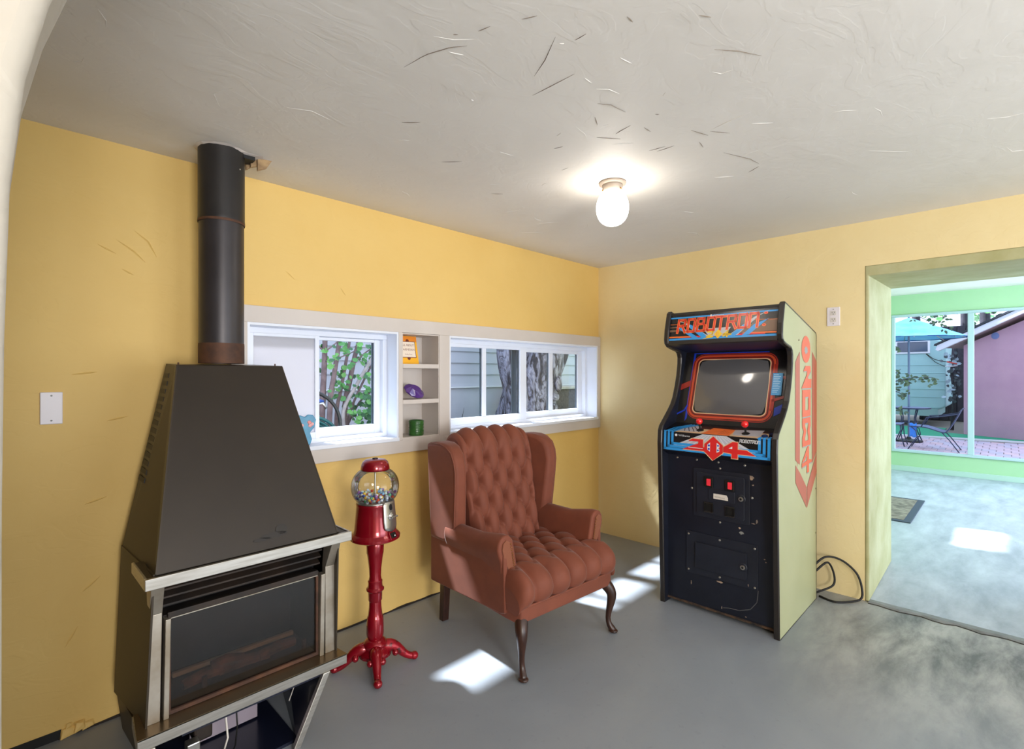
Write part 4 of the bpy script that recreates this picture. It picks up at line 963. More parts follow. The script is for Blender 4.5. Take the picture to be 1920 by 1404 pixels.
carts('apron_maker', 'artwhite', lambda mb,n: (ap.disc(mb, -.228,.098,.008,n), text_on(ap, mb, 'Williams', -.214,.092,.016,n,width=.072)), .0020)
carts('apron_title', 'artwhite', lambda mb,n: word(ap, mb, 'ROBOTRON', .148,.088,.0105,.016,.0032,.0032,n), .0020)

# lower front: coin door, lower door, screws, scuffs
fp_ = Plane2((0,.040,0), U, Vector((0,0,1)))
def slab(name, m, pts, n0, n1, bev=0.0): mb = MB(); fp_.slab(mb, pts, n0, n1); return mb.build(name, m, ar, bevel=bev)
blk = mat('black_coin_door', (26,30,42), .42, c2=(32,36,48), scale=9, bump=(200,.08,.001))
cd = slab('coin_door_frame', blk, rrect(-.150,.178,.570,.858,.010), 0, .006, .002)
cdd = slab('coin_door', blk, rrect(-.128,.152,.592,.836,.012), .006, .013, .003)
def sub(name, m, pts, n0, n1, par, bev=0.0): mb = MB(); fp_.slab(mb, pts, n0, n1); return mb.build(name, m, par, bevel=bev)
for u, v in ((-.05,.785),(.073,.782)):
    h_ = sub('coin_slot', M['black'], rrect(u-.026,u+.026,v-.031,v+.031,.004), .013, .024, cdd, .003)
    sub('reject_button', M['coinred'], rrect(u-.010,u+.014,v-.020,v+.020,.003), .024, .027, cdd, .001)
for u, v in ((-.05,.636),(.073,.632)):
    sub('return_cup_lip', M['tmold'], [(u-.026,v+.024),(u+.026,v+.024),(u+.026,v+.030),(u-.026,v+.030)], .013, .026, cdd, .002)
    sub('return_cup_lip', M['tmold'], [(u-.026,v-.030),(u+.026,v-.030),(u+.026,v-.024),(u-.026,v-.024)], .013, .026, cdd, .002)
    sub('return_cup_side', M['black'], [(u-.026,v-.024),(u-.021,v-.024),(u-.021,v+.024),(u-.026,v+.024)], .013, .022, cdd)
    sub('return_cup_side', M['black'], [(u+.021,v-.024),(u+.026,v-.024),(u+.026,v+.024),(u+.021,v+.024)], .013, .022, cdd)
    sub('return_cup_back', M['dark'], [(u-.021,v-.024),(u+.021,v-.024),(u+.021,v+.024),(u-.021,v+.024)], .013, .0135, cdd)
sub('price_frame', blk, rrect(-.052,.100,.680,.746,.008), .013, .017, cdd, .003)
sub('price_label', M['paper'], [(-.022,.692),(.062,.692),(.062,.708),(.054,.722),(-.022,.722)], .017, .0185, cdd)
mb = MB(); text_on(fp_, mb, 'Williams', -.016,.700,.013,.019,width=.060); mb.build('price_lettering', M['sidegrey'], cdd, fix=False)
def lock(u, v, par, n0):
    T = Matrix.Translation((u,.040-n0,v)) @ Matrix.Rotation(R(90),4,'X')
    MB().lathe([(.024,0),(.024,.003),(.021,.005)], n=24).build('lock_boss', blk, par, mtx=T)
    MB().lathe([(.013,.004),(.013,.010),(.008,.011)], n=20).build('lock_ring', M['chrome'], par, mtx=T, smooth=False)
    MB().lathe([(.0065,.010),(.0065,.0118)], n=14).build('lock_core', M['dark'], par, mtx=T)
lock(.135,.715,cdd,.013)
ld = slab('lower_door_frame', blk, rrect(-.195,.222,.216,.468,.006), 0, .005, .0015)
ldd = slab('lower_door', blk, [(-.136,.258),(.163,.258),(.163,.412),(-.136,.412)], .005, .014, .0025)
lock(.145,.332,ldd,.014)
s0 = None
for u, v in ((-.16,.730),(.19,.728),(.01,.87),(.01,.555),(.01,.452),(.205,.448),(.205,.230),(-.18,.45),(-.18,.235),(.01,.235),(-.255,.905),(-.13,.905),(.0,.905),(.15,.905)):
    if s0 is None: s0 = MB().lathe([(.0065,0),(.006,.003),(.003,.0045)], n=10).build('screw', M['chrome'], ar); o = s0
    else: o = dup(s0, ar)
    o.location = (u, .0400 if abs(v-.73) < .01 or v > .5 else .035, v); o.rotation_euler = (R(90), 0, 0)
sc = mat('bare_wood_scuff', (176,150,128), .8, c2=(120,110,104), scale=30)
def blob(u, v, a, b, sd, k=11):
    r_ = random.Random(sd); return [(u+a*math.cos(6.283*i/k)*r_.uniform(.5,1.15), v+b*math.sin(6.283*i/k)*r_.uniform(.5,1.15)) for i in range(k)]
for i, (u, v, a, b) in enumerate(((.185,.842,.016,.014),(.195,.800,.007,.004),(.215,.600,.006,.014),(.198,.585,.012,.003),(.122,.545,.010,.006),(.010,.207,.020,.006),(-.165,.155,.003,.015),(.130,.520,.018,.010),(.17,.235,.004,.010),(.155,.05,.006,.004),(.02,.06,.003,.012),(.255,.40,.006,.003),(.262,.385,.004,.003))):
    mb = MB(); fp_.poly(mb, blob(u, v, a, b, i), .0008 if i not in (5,8) else .0056); mb.build('scuff', sc if i != 7 else M['sidegrey'], ar, fix=False)
mb = MB(); P = [(.222,.215),(.215,.15),(.18,.10),(.12,.075),(.06,.07),(.03,.062)]; fp_.stroke(mb, P, .004, .0009); mb.build('scratch_line', mat('dusty_scratch', (84,84,88), .8), ar, fix=False)

# right-hand side art
sd = Plane2((.3462,0,0), Vector((0,1,0)), Vector((0,0,1)))
def side(name, m, fn, n=.0): mb = MB(); fn(mb, n); return mb.build(name, M[m], ar, fix=False)
side('side_disc', 'sideorange', lambda mb,n: sd.disc(mb, .484,1.571,.092,.0004,28,.081)); side('side_disc_centre', 'sidegrey', lambda mb,n: sd.poly(mb, [(.484+ (.040 if i % 2 else .028)*math.cos(i*math.pi/8), 1.566+(.026 if i % 2 else .019)*math.sin(i*math.pi/8)) for i in range(16)], .0008))
for (u0, u1, vt0, vt1, vb0, vb1) in ((.268,.356,1.490,1.553,.930,.893),(.618,.722,1.562,1.500,.870,.935)):
    side('side_band', 'sidered', lambda mb,n: sd.poly(mb, [(u0,vb0),(u1,vb1),(u1,vt1),(u0,vt0)], .0004))
    um = u0+(u1-u0)*(.45 if u0 < .5 else .55)
    side('side_band_line', 'sideorange', lambda mb,n: sd.stroke(mb, [(um,vb1),(um,vt1-.03)], .004, .0008))
side('side_arrow', 'sidered', lambda mb,n: sd.poly(mb, [(.272,.902),(.272,.800),(.496,.615),(.496,.740),(.360,.845)], .0004))
side('side_arrow', 'sidered', lambda mb,n: sd.poly(mb, [(.715,.920),(.722,.800),(.506,.615),(.506,.740),(.625,.845)], .0004))
D = {
 'two': [[(.425,1.440),(.470,1.472),(.575,1.472),(.585,1.440),(.515,1.400),(.545,1.392),(.600,1.392),(.597,1.338),(.387,1.338),(.500,1.420),(.500,1.440)]],
 'zero': [[(.405,1.328),(.580,1.328),(.580,1.285),(.405,1.285)],[(.405,1.205),(.580,1.205),(.580,1.167),(.405,1.167)],[(.405,1.205),(.465,1.205),(.465,1.285),(.405,1.285)],[(.530,1.205),(.580,1.205),(.580,1.285),(.530,1.285)]],
 'eight': [[(.405,1.159),(.580,1.159),(.580,1.128),(.405,1.128)],[(.405,1.022),(.580,1.022),(.580,.991),(.405,.991)],[(.405,1.128),(.462,1.128),(.462,1.110),(.490,1.080),(.462,1.045),(.462,1.022),(.405,1.022),(.405,1.045),(.435,1.080),(.405,1.108)],[(.580,1.128),(.528,1.128),(.528,1.110),(.512,1.080),(.528,1.045),(.528,1.022),(.580,1.022),(.580,1.045),(.560,1.080),(.580,1.108)]],
 'four': [[(.515,.985),(.545,.985),(.545,.905),(.605,.895),(.605,.880),(.545,.878),(.545,.826),(.500,.826),(.500,.875),(.395,.870),(.395,.895),(.500,.900),(.500,.935),(.450,.905),(.395,.898)]],
}
sh = MB()
for k_, ps in D.items():
    for p in ps: sd.poly(sh, [(a+.006, b-.007) for a,b in p], .0003)
sh.build('side_number_shade', M['sidegrey'], ar, fix=False)
for k_, ps in D.items(): side('side_number', 'sideorange', lambda mb,n: [sd.poly(mb, p, .0009) for p in ps])
side('bolt_hole', 'artblack', lambda mb,n: [sd.disc(mb, u, v, .006, .0006, 10) for u,v in ((.34,1.62),(.70,.70),(.70,.42))])

def explode(o):
    """give every separate piece of a print its own object"""
    me = o.data; adj = {}
    for p in me.polygons:
        for v in p.vertices: adj.setdefault(v, []).append(p.index)
    seen = set(); comps = []
    for p in me.polygons:
        if p.index in seen: continue
        st = [p.index]; seen.add(p.index); c_ = []
        while st:
            q = st.pop(); c_.append(q)
            for v in me.polygons[q].vertices:
                for r_ in adj[v]:
                    if r_ not in seen: seen.add(r_); st.append(r_)
        comps.append(c_)
    for c_ in comps:
        mb = MB()
        for q in c_: mb.add([me.vertices[v].co for v in me.polygons[q].vertices], [tuple(range(len(me.polygons[q].vertices)))])
        mb.build(o.name.split('.')[0], me.materials[0], o.parent, fix=False)
    bpy.data.objects.remove(o)
for o in [o for o in ar.children_recursive if o.type == 'MESH' and o.name.split('.')[0] in ('marquee_glow','marquee_stripe','marquee_wedge','surround_branch','panel_print','apron_number_hole','apron_number_eye','marquee_colon','bolt_hole','apron_ray','side_disc_centre','corner_stripe')]:
    if 1 < len(o.data.polygons) < 14 and (not o.name.startswith('corner') or len(o.data.polygons) == 3): explode(o)

cord = thing('power_cord', 'black power cord looping from behind the arcade cabinet down to the floor', 'cord', (3.70,.80,0))
def curve_pts(P, n=8):
    out = []
    for i in range(len(P)-1):
        p0, p1, p2, p3 = P[max(i-1,0)], P[i], P[i+1], P[min(i+2,len(P)-1)]
        for j in range(n):
            f = j/n; out.append(tuple(.5*((2*b)+(c_-a)*f+(2*a-5*b+4*c_-d)*f*f+(3*b-a-3*c_+d)*f**3) for a,b,c_,d in zip(p0,p1,p2,p3)))
    out.append(P[-1]); return out
cpts = [(3.69,.90,.18),(3.75,.84,.245),(3.79,.76,.235),(3.80,.68,.17),(3.795,.650,.08),(3.77,.655,.022),(3.70,.72,.008),(3.66,.78,.007),(3.69,.86,.007)]
MB().tube([(a-3.70,b-.80,c_) for a,b,c_ in curve_pts(cpts)], .0065, 8).build('cable', M['black'], cord, smooth=True)
cp2 = [(3.70,.88,.16),(3.76,.83,.21),(3.785,.80,.14),(3.77,.80,.07),(3.72,.86,.03),(3.70,.90,.008)]
MB().tube([(a-3.70,b-.80,c_) for a,b,c_ in curve_pts(cp2)], .0065, 8).build('cable', M['black'], cord, smooth=True)

# ---------------------------------------------------------------- ceiling light
lt = thing('ceiling_light', 'round white globe ceiling light glowing on a short white holder', 'ceiling light', (2.17,1.415,CZ))
MB().lathe([(.066,-.0),(.068,-.004),(.066,-.010),(.052,-.014)], n=40).build('canopy', M['lampbase'], lt, smooth=True)
MB().lathe([(.066,.0),(.0675,-.003)], n=40).build('canopy_rim', M['nail'], lt)
MB().lathe([(.052,-.010),(.050,-.020),(.050,-.046)], n=36).build('holder', M['lampbase'], lt, smooth=True)
for a in (.4, 2.5, 4.6): MB().ball((.051*math.cos(a),.051*math.sin(a),-.042), .005, 8, 6).build('thumb_screw', M['nail'], lt)
MB().lathe([(.046,-.044),(.056,-.056),(.070,-.076),(.0795,-.105),(.0815,-.130),(.0775,-.160),(.066,-.186),(.048,-.204),(.026,-.214),(.004,-.217)], n=40).build('globe', M['lampglass'], lt, smooth=True, subs=1)

# ---------------------------------------------------------------- wall plates
def plate(name, label, o, axis, w_, h_):
    """axis 'y': on the window wall, 'x': on the doorway wall"""
    t = thing(name, label, 'wall plate', o, 0 if axis == 'y' else -90)
    MB().box(-w_/2,w_/2,-.006,0,-h_/2,h_/2).build('cover', M['plate'], t, bevel=.003, seg=3)
    for z in (-.042*h_/.125*1.15, .042*h_/.125*1.15): MB().lathe([(.0035,0),(.003,.002)], n=10).build('screw', M['sidegrey'], t, mtx=Matrix.Translation((0,-.006,z)) @ Matrix.Rotation(R(90),4,'X'))
    return t
plate('blank_wall_plate', 'blank white wall plate on the yellow wall left of the fireplace', (.161,W,1.290), 'y', .066, .124)
ot = plate('wall_outlet', 'white duplex power outlet high on the doorway wall beside the arcade cabinet', (RX,.811,1.797), 'x', .074, .122)
def outlet_face(t):
    for z in (.022, -.022):
        MB().prism([(x_, z+y_) for x_, y_ in rrect(-.017,.017,-.0145,.0145,.006)], 1, -.0085, -.005).build('receptacle', mat('ivory_receptacle', (212,206,200), .4), t)
        for dx in (-.0065,.0065): MB().box(dx-.0012,dx+.0012,-.0092,-.0084,z+.001,z+.009).build('slot', M['dark'], t)
        MB().lathe([(.0026,0),(.0026,.0008)], n=10).build('ground_hole', M['dark'], t, mtx=Matrix.Translation((0,-.0084,z-.0065)) @ Matrix.Rotation(R(90),4,'X'))
outlet_face(ot)
o2 = plate('wall_outlet', 'white power outlet low on the window wall, half hidden behind the armchair', (3.135,W,.585), 'y', .074, .122); outlet_face(o2)

# ---------------------------------------------------------------- things on the shelves and sill
bk = thing('book', 'thin yellow and orange booklet with a white title panel standing on the top shelf', 'book', (1.832,2.690,1.485))
BV = Matrix.Rotation(R(-11), 4, 'X') @ Matrix.Shear('XZ', 4, (0,0)) 
MB().box(-.068,.068,-.004,.004,0,.178).build('pages', M['paper'], bk, mtx=BV)
MB().box(-.070,.070,-.0055,-.004,0,.180).build('front_cover', mat('yellow_orange_cover', (240,176,34), .45), bk, mtx=BV)
MB().box(-.070,.070,.004,.0055,0,.180).build('back_cover', mat('yellow_cover', (236,170,30), .45), bk, mtx=BV)
bpl = Plane2(BV @ Vector((0,-.0057,0)), BV.to_3x3() @ Vector((1,0,0)), BV.to_3x3() @ Vector((0,0,1)))
def bprint(name, m, fn, n): mb = MB(); fn(mb, n); mb.build(name, m, bk, fix=False)
brn = mat('brown_print', (112,44,30), .5); bor = mat('orange_band', (232,140,40), .5)
bprint('cover_band', bor, lambda mb,n: bpl.rect(mb, -.07,.07,.142,.178,n), .0002)
bprint('title_border', brn, lambda mb,n: (bpl.rect(mb, -.056,.056,.040,.146,n), bpl.disc(mb,0,.148,.012,n), bpl.disc(mb,0,.038,.012,n)), .0004)
bprint('title_panel', mat('cream_panel', (236,222,206), .6), lambda mb,n: bpl.rect(mb, -.052,.052,.044,.142,n), .0006)
bprint('title_lettering', brn, lambda mb,n: (text_on(bpl, mb, 'ALL ABOUT', -.046,.114,.020,n,width=.092), text_on(bpl, mb, 'PARMESAN', -.047,.086,.019,n,width=.094), text_on(bpl, mb, 'Polly Fine', -.026,.058,.011,n,width=.052)), .0009)
gem = thing('purple_gem', 'large faceted purple glass gem lying on the middle shelf', 'ornament', (1.872,2.69,1.2655))
def gemmesh():
    mb = MB(); n = 10; rings = [(.030,.032),(.056,.012),(.062,.004),(.058,-.004),(.008,-.036)]
    for r, z in rings:
        for i in range(n):
            a = 2*math.pi*i/n+(.31 if r == .056 else 0); mb.v.append((r*math.cos(a), r*math.sin(a), z))
    for j in range(len(rings)-1):
        for i in range(n): k = (i+1) % n; mb.f.append((j*n+i, j*n+k, (j+1)*n+k, (j+1)*n+i))
    mb.f.append(tuple(range(n))); mb.f.append(tuple(4*n+i for i in range(n))); return mb
GM_ = Matrix.Translation((-.008,-.004,.0475)) @ Matrix.Rotation(R(26),4,'Y') @ Matrix.Scale(1.22,4,(1,0,0)) @ Matrix.Rotation(R(52),4,'X') @ Matrix.Rotation(R(-12),4,'Y') @ Matrix.Scale(.86,4,(0,1,0))
gemmesh().build('stone', mat('purple_glass', (86,54,128), .08, coat=.6), gem, mtx=GM_)
cup = thing('green_mug', 'small dark green carved tumbler with a face standing on the bottom shelf', 'cup', (1.878,2.68,1.036))
gmx = mat('green_glaze', (52,104,42), .35, c2=(40,86,36), scale=22, coat=.3)
MB().lathe([(.044,0),(.047,.004),(.047,.030),(.0445,.050),(.047,.070),(.047,.093),(.044,.096),(.041,.094),(.040,.012),(.005,.010)], n=32).build('body', gmx, cup, smooth=True)
for z in (.030,.070):
    for a in (-75,-115):
        mt_ = Matrix.Rotation(R(a),4,'Z') @ Matrix.Translation((.0465,0,z)) @ Matrix.Rotation(R(90),4,'Y')
        MB().tube([(.009*math.sin(t)*.7,.013*math.cos(t),0) for t in [i*math.pi/6 for i in range(13)]], .0028, 6).build('carved_ring', gmx, cup, mtx=mt_, smooth=True)
for z in (.012,.050,.088): MB().lathe([(.0465,-.003),(.049,0),(.0465,.003)], (0,0,z), 32, cap=False).build('carved_band', gmx, cup, smooth=True)
ht = thing('blue_ornament', 'turquoise blue cut-out ornament with pink flowers leaning on the sill of the left window', 'ornament', (1.165,2.690,1.0425), -20)
oc = [(-.012,0),(.030,0),(.040,.03),(.030,.066),(.052,.095),(.060,.135),(.045,.160),(.018,.163),(.004,.150),(-.020,.160),(-.050,.150),(-.064,.120),(-.052,.088),(-.030,.060),(-.034,.03)]
MB().prism(oc, 1, -.006, .006).build('panel', mat('turquoise_paint', (62,150,186), .4, c2=(48,128,168), scale=14), ht, bevel=.003, seg=2)
pk = mat('pink_flower_paint', (222,130,130), .5, c2=(236,190,190), scale=60); k0 = None
for u, v in ((.026,.122),(.040,.112),(.030,.104),(-.022,.116),(-.010,.106),(-.034,.106),(-.020,.098)):
    o = MB().lathe([(.010,0),(.008,.004),(.002,.005)], n=9).build('flower', pk, ht, mtx=Matrix.Translation((u,-.006,v)) @ Matrix.Rotation(R(90),4,'X'))
MB().lathe([(.0025,0),(.0025,.12)], n=8).build('prop_rod', M['artdeep'], ht, mtx=Matrix.Translation((.0,.008,.0)) @ Matrix.Rotation(R(-14),4,'X'))

mt = thing('door_mat', 'grey mottled door mat with dark border lying on the floor of the second room', 'mat', (6.70,.86,0))
MB().box(-.59,.59,-.20,.34,0,.010).build('border', mat('dark_blue_border', (62,72,92), .9), mt, bevel=.003)
MB().box(-.53,.53,-.14,.28,.010,.013).build('pile', mat('mottled_pile', (150,140,130), .95, c2=(96,88,84), scale=16, bump=(120,.3,.002)), mt)
# ---------------------------------------------------------------- the alley outside the left windows
alley = struct(boxo('alley_ground', mat('alley_soil', (92,90,92), .9, c2=(72,70,72), scale=8), None, -2.0, 8.6, 2.835, 4.7, .70, .88))
nb_ = thing('neighbor_house', 'pale grey clapboard house wall beyond the alley outside the left windows', 'house', (3.5, 4.6, .88))
def nbx(name, m, x0, x1, y0, y1, z0, z1, bev=0): return boxo(name, m, nb_, x0-3.5, x1-3.5, y0-4.6, y1-4.6, z0-.88, z1-.88, bev)
sidm = mat('pale_grey_siding', (172,172,180), .7, c2=(166,166,174), scale=3); lowm = mat('grey_stucco_base', (178,178,186), .8, c2=(170,170,179), scale=5, bump=(60,.2,.003))
nbx('stucco_base', lowm, .4, 8.4, 4.60, 4.8, .86, 1.262)
nbx('ledge', mat('pale_ledge', (206,206,210), .6), .4, 8.4, 4.575, 4.62, 1.262, 1.280, .003)
proto = None
for i in range(16):
    z = 1.282+i*.1375
    if proto is None:
        proto = MB().hexa([(-3.1,-.010,0),(4.9,-.010,0),(4.9,.15,0),(-3.1,.15,0),(-3.1,.004,.1375),(4.9,.004,.1375),(4.9,.15,.1375),(-3.1,.15,.1375)]).build('siding_board', sidm, nb_); b = proto
    else: b = dup(proto, nb_)
    b.location = (0, .012, z-.88)
nbx('wall_core', sidm, .4, 8.4, 4.76, 4.9, .88, 3.3)
def P4(x, y, z): return (x, y, z)
# planter or low wall at the far right with a plank on top
pl_ = thing('low_rough_wall', 'dark rough low wall with a pale plank on top behind the tree trunk', 'wall', (5.3,4.35,.88))
rough = mat('dark_pebbled_stone', (86,80,82), .9, c2=(48,46,50), scale=34, bump=(50,.7,.02))
MB().box(-.68,.30,-.12,.12,0,.345).build('rough_block', rough, pl_, bevel=.01); MB().box(.32,.75,-.12,.12,0,.345).build('rough_block', rough, pl_, bevel=.01)
MB().box(-.72,.78,-.15,.14,.345,.385).build('plank', mat('pale_plank', (176,170,166), .7, c2=(150,142,138), scale=9), pl_, bevel=.006)
MB().box(-.62,-.48,-.13,-.05,.385,.41).build('bracket_plate', M['chrome'], pl_, bevel=.004)

# the big tree with twisted bark
tr = thing('gnarled_tree', 'large gnarled grey tree trunk with twisted bark close outside the right window', 'tree', (4.10,3.74,.86))
bk_ = NT('grey_bark'); bk_.b.inputs['Roughness'].default_value = .85
nz = bk_.noise(5, 6, .65, stretch=(1.6,1.6,.55), dist=2.6); nz2 = bk_.noise(22, 5, .6, stretch=(1.5,1.5,.5), dist=1.2)
bk_.base(bk_.mix(bk_.ramp(nz, .43, .54), lin((44,46,60)), bk_.mix(bk_.ramp(nz2, .35, .65), lin((112,115,134)), lin((172,175,194)))))
b1_ = bk_.bump(nz, .9, .08); bk_.bump(nz2, .6, .02, b1_)
def trunk(name, path, parent, seed, amp=.10, n=40, sub=10):
    P = curve_pts(path, sub); mb = MB(); vs = []; fs = []; rd = random.Random(seed); ph = [rd.uniform(0,6.28) for _ in range(6)]
    for j, (x, y, z, r) in enumerate(P):
        for k in range(n):
            a = 2*math.pi*k/n; tw = z*1.6
            rr_ = r*(1+amp*(math.sin(3*a+ph[0]+tw)*.5+math.sin(7*a+ph[1]-tw*1.7+math.sin(z*9+ph[2]))*.38+math.sin(13*a+ph[3]+tw*2.2+2*math.sin(z*14+ph[4]))*.25))
            vs.append((x+rr_*math.cos(a), y+rr_*math.sin(a), z))
        if j:
            o = (j-1)*n
            for k in range(n): q = (k+1) % n; fs.append((o+k, o+q, o+n+q, o+n+k))
    fs.append(tuple(range(n-1,-1,-1))); fs.append(tuple(len(vs)-n+k for k in range(n)))
    return mb.add(vs, fs).build(name, bk_.m, parent, smooth=True)
def curve_pts4(P, n): return curve_pts(P, n)
def _cp(P, n=8):
    out = []
    for i in range(len(P)-1):
        p0, p1, p2, p3 = P[max(i-1,0)], P[i], P[i+1], P[min(i+2,len(P)-1)]
        for j in range(n):
            f = j/n; out.append(tuple(.5*((2*b)+(c_-a)*f+(2*a-5*b+4*c_-d)*f*f+(3*b-a-3*c_+d)*f**3) for a,b,c_,d in zip(p0,p1,p2,p3)))
    out.append(P[-1]); return out
curve_pts = _cp
trunk('main_trunk', [(0,.04,-.05,.40),(-.02,.02,.12,.33),(.02,0,.35,.30),(.06,0,.60,.31),(.12,0,.85,.31),(.22,.03,1.2,.27),(.30,.05,1.5,.22)], tr, 4)
trunk('left_stem', [(-.24,-.12,-.05,.20),(-.25,-.10,.10,.145),(-.28,-.08,.35,.135),(-.32,-.05,.60,.145),(-.335,-.04,.83,.15),(-.36,0,1.2,.13),(-.38,0,1.5,.11)], tr, 9, .07)
trunk('right_limb', [(.22,-.03,.36,.09),(.38,-.04,.56,.085),(.53,-.03,.78,.08),(.68,0,1.1,.075),(.80,0,1.4,.06)], tr, 2, .06)
MB().ball((.10,-.33,.46), .06, 14, 10, (.9,.5,1.5)).build('burl', bk_.m, tr, smooth=True)
for x, z, sx in ((.02,.20,.09),(.08,.32,.06),(-.05,.08,.10),(.12,.08,.08)):
    MB().ball((x,-.30,z), sx, 14, 10, (1,.55,.8)).build('burl', bk_.m, tr, smooth=True)
gr = thing('grass_tuft', 'thin dry grass blades sticking up against the grey wall base outside the right window', 'grass', (3.66,4.35,.88))
for dx, h, l in ((0,.17,.03),(.02,.10,-.02),(-.02,.08,.015),(.30,.05,.01)):
    MB().tube([(dx,0,0),(dx+l*.3,0,h*.5),(dx+l,0,h)], [.004,.003,.001], 5).build('blade', mat('dry_grass', (70,72,58), .8), gr)

# leafy shrub, hose reel and tap outside the left window
shr = thing('leafy_shrub', 'multi-stemmed shrub with bright green leaves outside the left window', 'shrub', (1.95,3.7,.88))
stm = mat('mauve_brown_stem', (124,104,104), .8, c2=(98,80,80), scale=18); pale_stm = mat('pale_grey_stem', (172,164,162), .8, c2=(150,142,140), scale=20)
SO = (1.95,3.7,.88)
def stem(P, r0, r1, m=stm):
    P = curve_pts([tuple(a-b for a,b in zip(p, SO)) for p in P], 5); n = len(P)
    return MB().tube(P, [r0+(r1-r0)*i/(n-1) for i in range(n)], 7).build('stem', m, shr, smooth=True)
stem([(1.73,3.7,.9),(1.748,3.7,1.303),(1.757,3.7,1.475),(1.763,3.7,1.676),(1.77,3.7,1.95)], .024, .017)
stem([(1.77,3.66,.9),(1.79,3.66,1.261),(1.814,3.66,1.406),(1.86,3.66,1.681),(1.90,3.66,1.95)], .021, .016)
stem([(1.935,3.7,.88),(1.926,3.7,1.168),(1.971,3.7,1.393),(2.01,3.7,1.568),(2.043,3.7,1.69),(2.08,3.7,1.95)], .024, .014)
stem([(1.90,3.64,.9),(1.882,3.64,1.141),(1.984,3.62,1.345),(2.089,3.6,1.527),(2.157,3.6,1.627),(2.24,3.6,1.75)], .016, .011, pale_stm)
stem([(1.86,3.72,.9),(1.869,3.72,1.153),(1.901,3.72,1.299),(1.945,3.72,1.524),(1.971,3.72,1.662),(2.0,3.72,1.9)], .016, .010)
stem([(1.95,3.72,.95),(1.984,3.72,1.136),(2.089,3.72,1.356),(2.2,3.72,1.55)], .012, .007)
stem([(1.96,3.75,1.0),(2.08,3.75,1.20),(2.2,3.72,1.3)], .011, .006)
stem([(1.75,3.7,1.60),(1.68,3.68,1.66),(1.60,3.66,1.75)], .007, .004); stem([(1.76,3.68,1.60),(1.82,3.66,1.65),(1.88,3.64,1.72)], .007, .004)
stem([(1.76,3.68,1.52),(1.86,3.66,1.55),(1.98,3.66,1.60)], .006, .004); stem([(1.99,3.68,1.5),(2.06,3.66,1.58),(2.16,3.62,1.66)], .007, .004)
def leaf_mesh(name, m, lobes=True):
    out = [(0,0),(.30,.18),(.42,.42),(.30,.52),(.34,.80),(.14,.72),(0,1.05),(-.14,.72),(-.34,.80),(-.30,.52),(-.42,.42),(-.30,.18)] if lobes else [(0,0),(.22,.2),(.30,.45),(.2,.75),(0,1.05),(-.2,.75),(-.30,.45),(-.22,.2)]
    n = len(out); vs = [(0,.45,-.05)]+[(x, y, .10*abs(x)-.08*y*y) for x, y in out]
    o = MB().add(vs, [(0, i+1, (i+1) % n+1) for i in range(n)]).build(name, m, None, fix=False); me = o.data; bpy.data.objects.remove(o); return me
def leafmat(name, c, c2):
    s = NT(name); s.b.inputs['Roughness'].default_value = .5; s.base(s.mix(s.ramp(s.noise(3), .35, .65), lin(c), lin(c2)))
    s.b.inputs['Subsurface Weight'].default_value = 0
    return s.m
LM = [leaf_mesh('leaf', leafmat('bright_green_leaf', (70,132,62), (54,114,50))), leaf_mesh('leaf', leafmat('light_green_leaf', (106,164,84), (84,146,66))), leaf_mesh('leaf', leafmat('deep_green_leaf', (46,98,56), (40,84,50)))]
rl = random.Random(21)
def leaf(parent, p, s_, me, face=(0,-1,.25), j=1.0):
    o = bpy.data.objects.new('leaf', me); COL.objects.link(o); o.parent = parent; o.location = p; o.scale = (s_,)*3
    f = (Vector(face)+Vector((rl.uniform(-.7,.7),rl.uniform(-.4,.4),rl.uniform(-.5,.7)))*j).normalized()
    q = f.to_track_quat('Z','Y'); o.rotation_mode = 'QUATERNION'
    from mathutils import Quaternion
    o.rotation_quaternion = q @ Quaternion((0,0,1), rl.uniform(0,6.28)); return o
cl = [(2.06,1.66,.05,14),(2.14,1.62,.05,12),(2.15,1.50,.06,16),(2.12,1.40,.06,18),(2.16,1.28,.07,24),(2.08,1.20,.07,22),(2.14,1.12,.08,30),(2.04,1.07,.06,18),(2.10,1.02,.08,16),(1.86,1.50,.05,10),(1.89,1.42,.05,14),(1.86,1.33,.05,10),(1.80,1.62,.04,8),(1.78,1.57,.03,6),(1.98,1.63,.04,8),(1.73,1.50,.02,4),(2.16,1.08,.06,26),(2.20,1.34,.06,16),(2.00,1.16,.05,12),(2.18,1.56,.05,10),(1.84,1.25,.04,8),(2.02,1.27,.05,12),(2.24,1.42,.06,12),(2.24,1.2,.06,14)]
for x, z, s_, n in cl:
    for i in range(n):
        leaf(shr, (x+rl.gauss(0,s_)-SO[0], rl.uniform(3.5,3.78)-SO[1], z+rl.gauss(0,s_*.8)-SO[2]), rl.uniform(.035,.062), rl.choice(LM[:1]*3+LM[1:2]+LM[2:]*2), face=(-.2,-1,.5))
hs = thing('garden_hose', 'dark green and black garden hose coiled against the left window outside', 'hose', (1.40,3.2,.88))
hb = mat('black_rubber_hose', (22,26,28), .35); hg = mat('green_hose', (20,84,84), .35)
HC = (1.405,1.085)
MB().tube([(HC[0]+.226*math.cos(a)-1.40, 0, HC[1]+.226*math.sin(a)-.88) for a in [i*2*math.pi/40 for i in range(41)]], .012, 8, cap=False).build('hose_loop', hb, hs, smooth=True)
for k, (r, dy) in enumerate(((.215,.03),(.19,.04),(.168,.05),(.148,.06))):
    MB().tube([(1.42+r*math.cos(a)*1.05-1.40, dy, .955+r*math.sin(a)*.9-.88) for a in [i*2*math.pi/40 for i in range(41)]], .011, 8, cap=False).build('hose_loop', hg, hs, smooth=True)
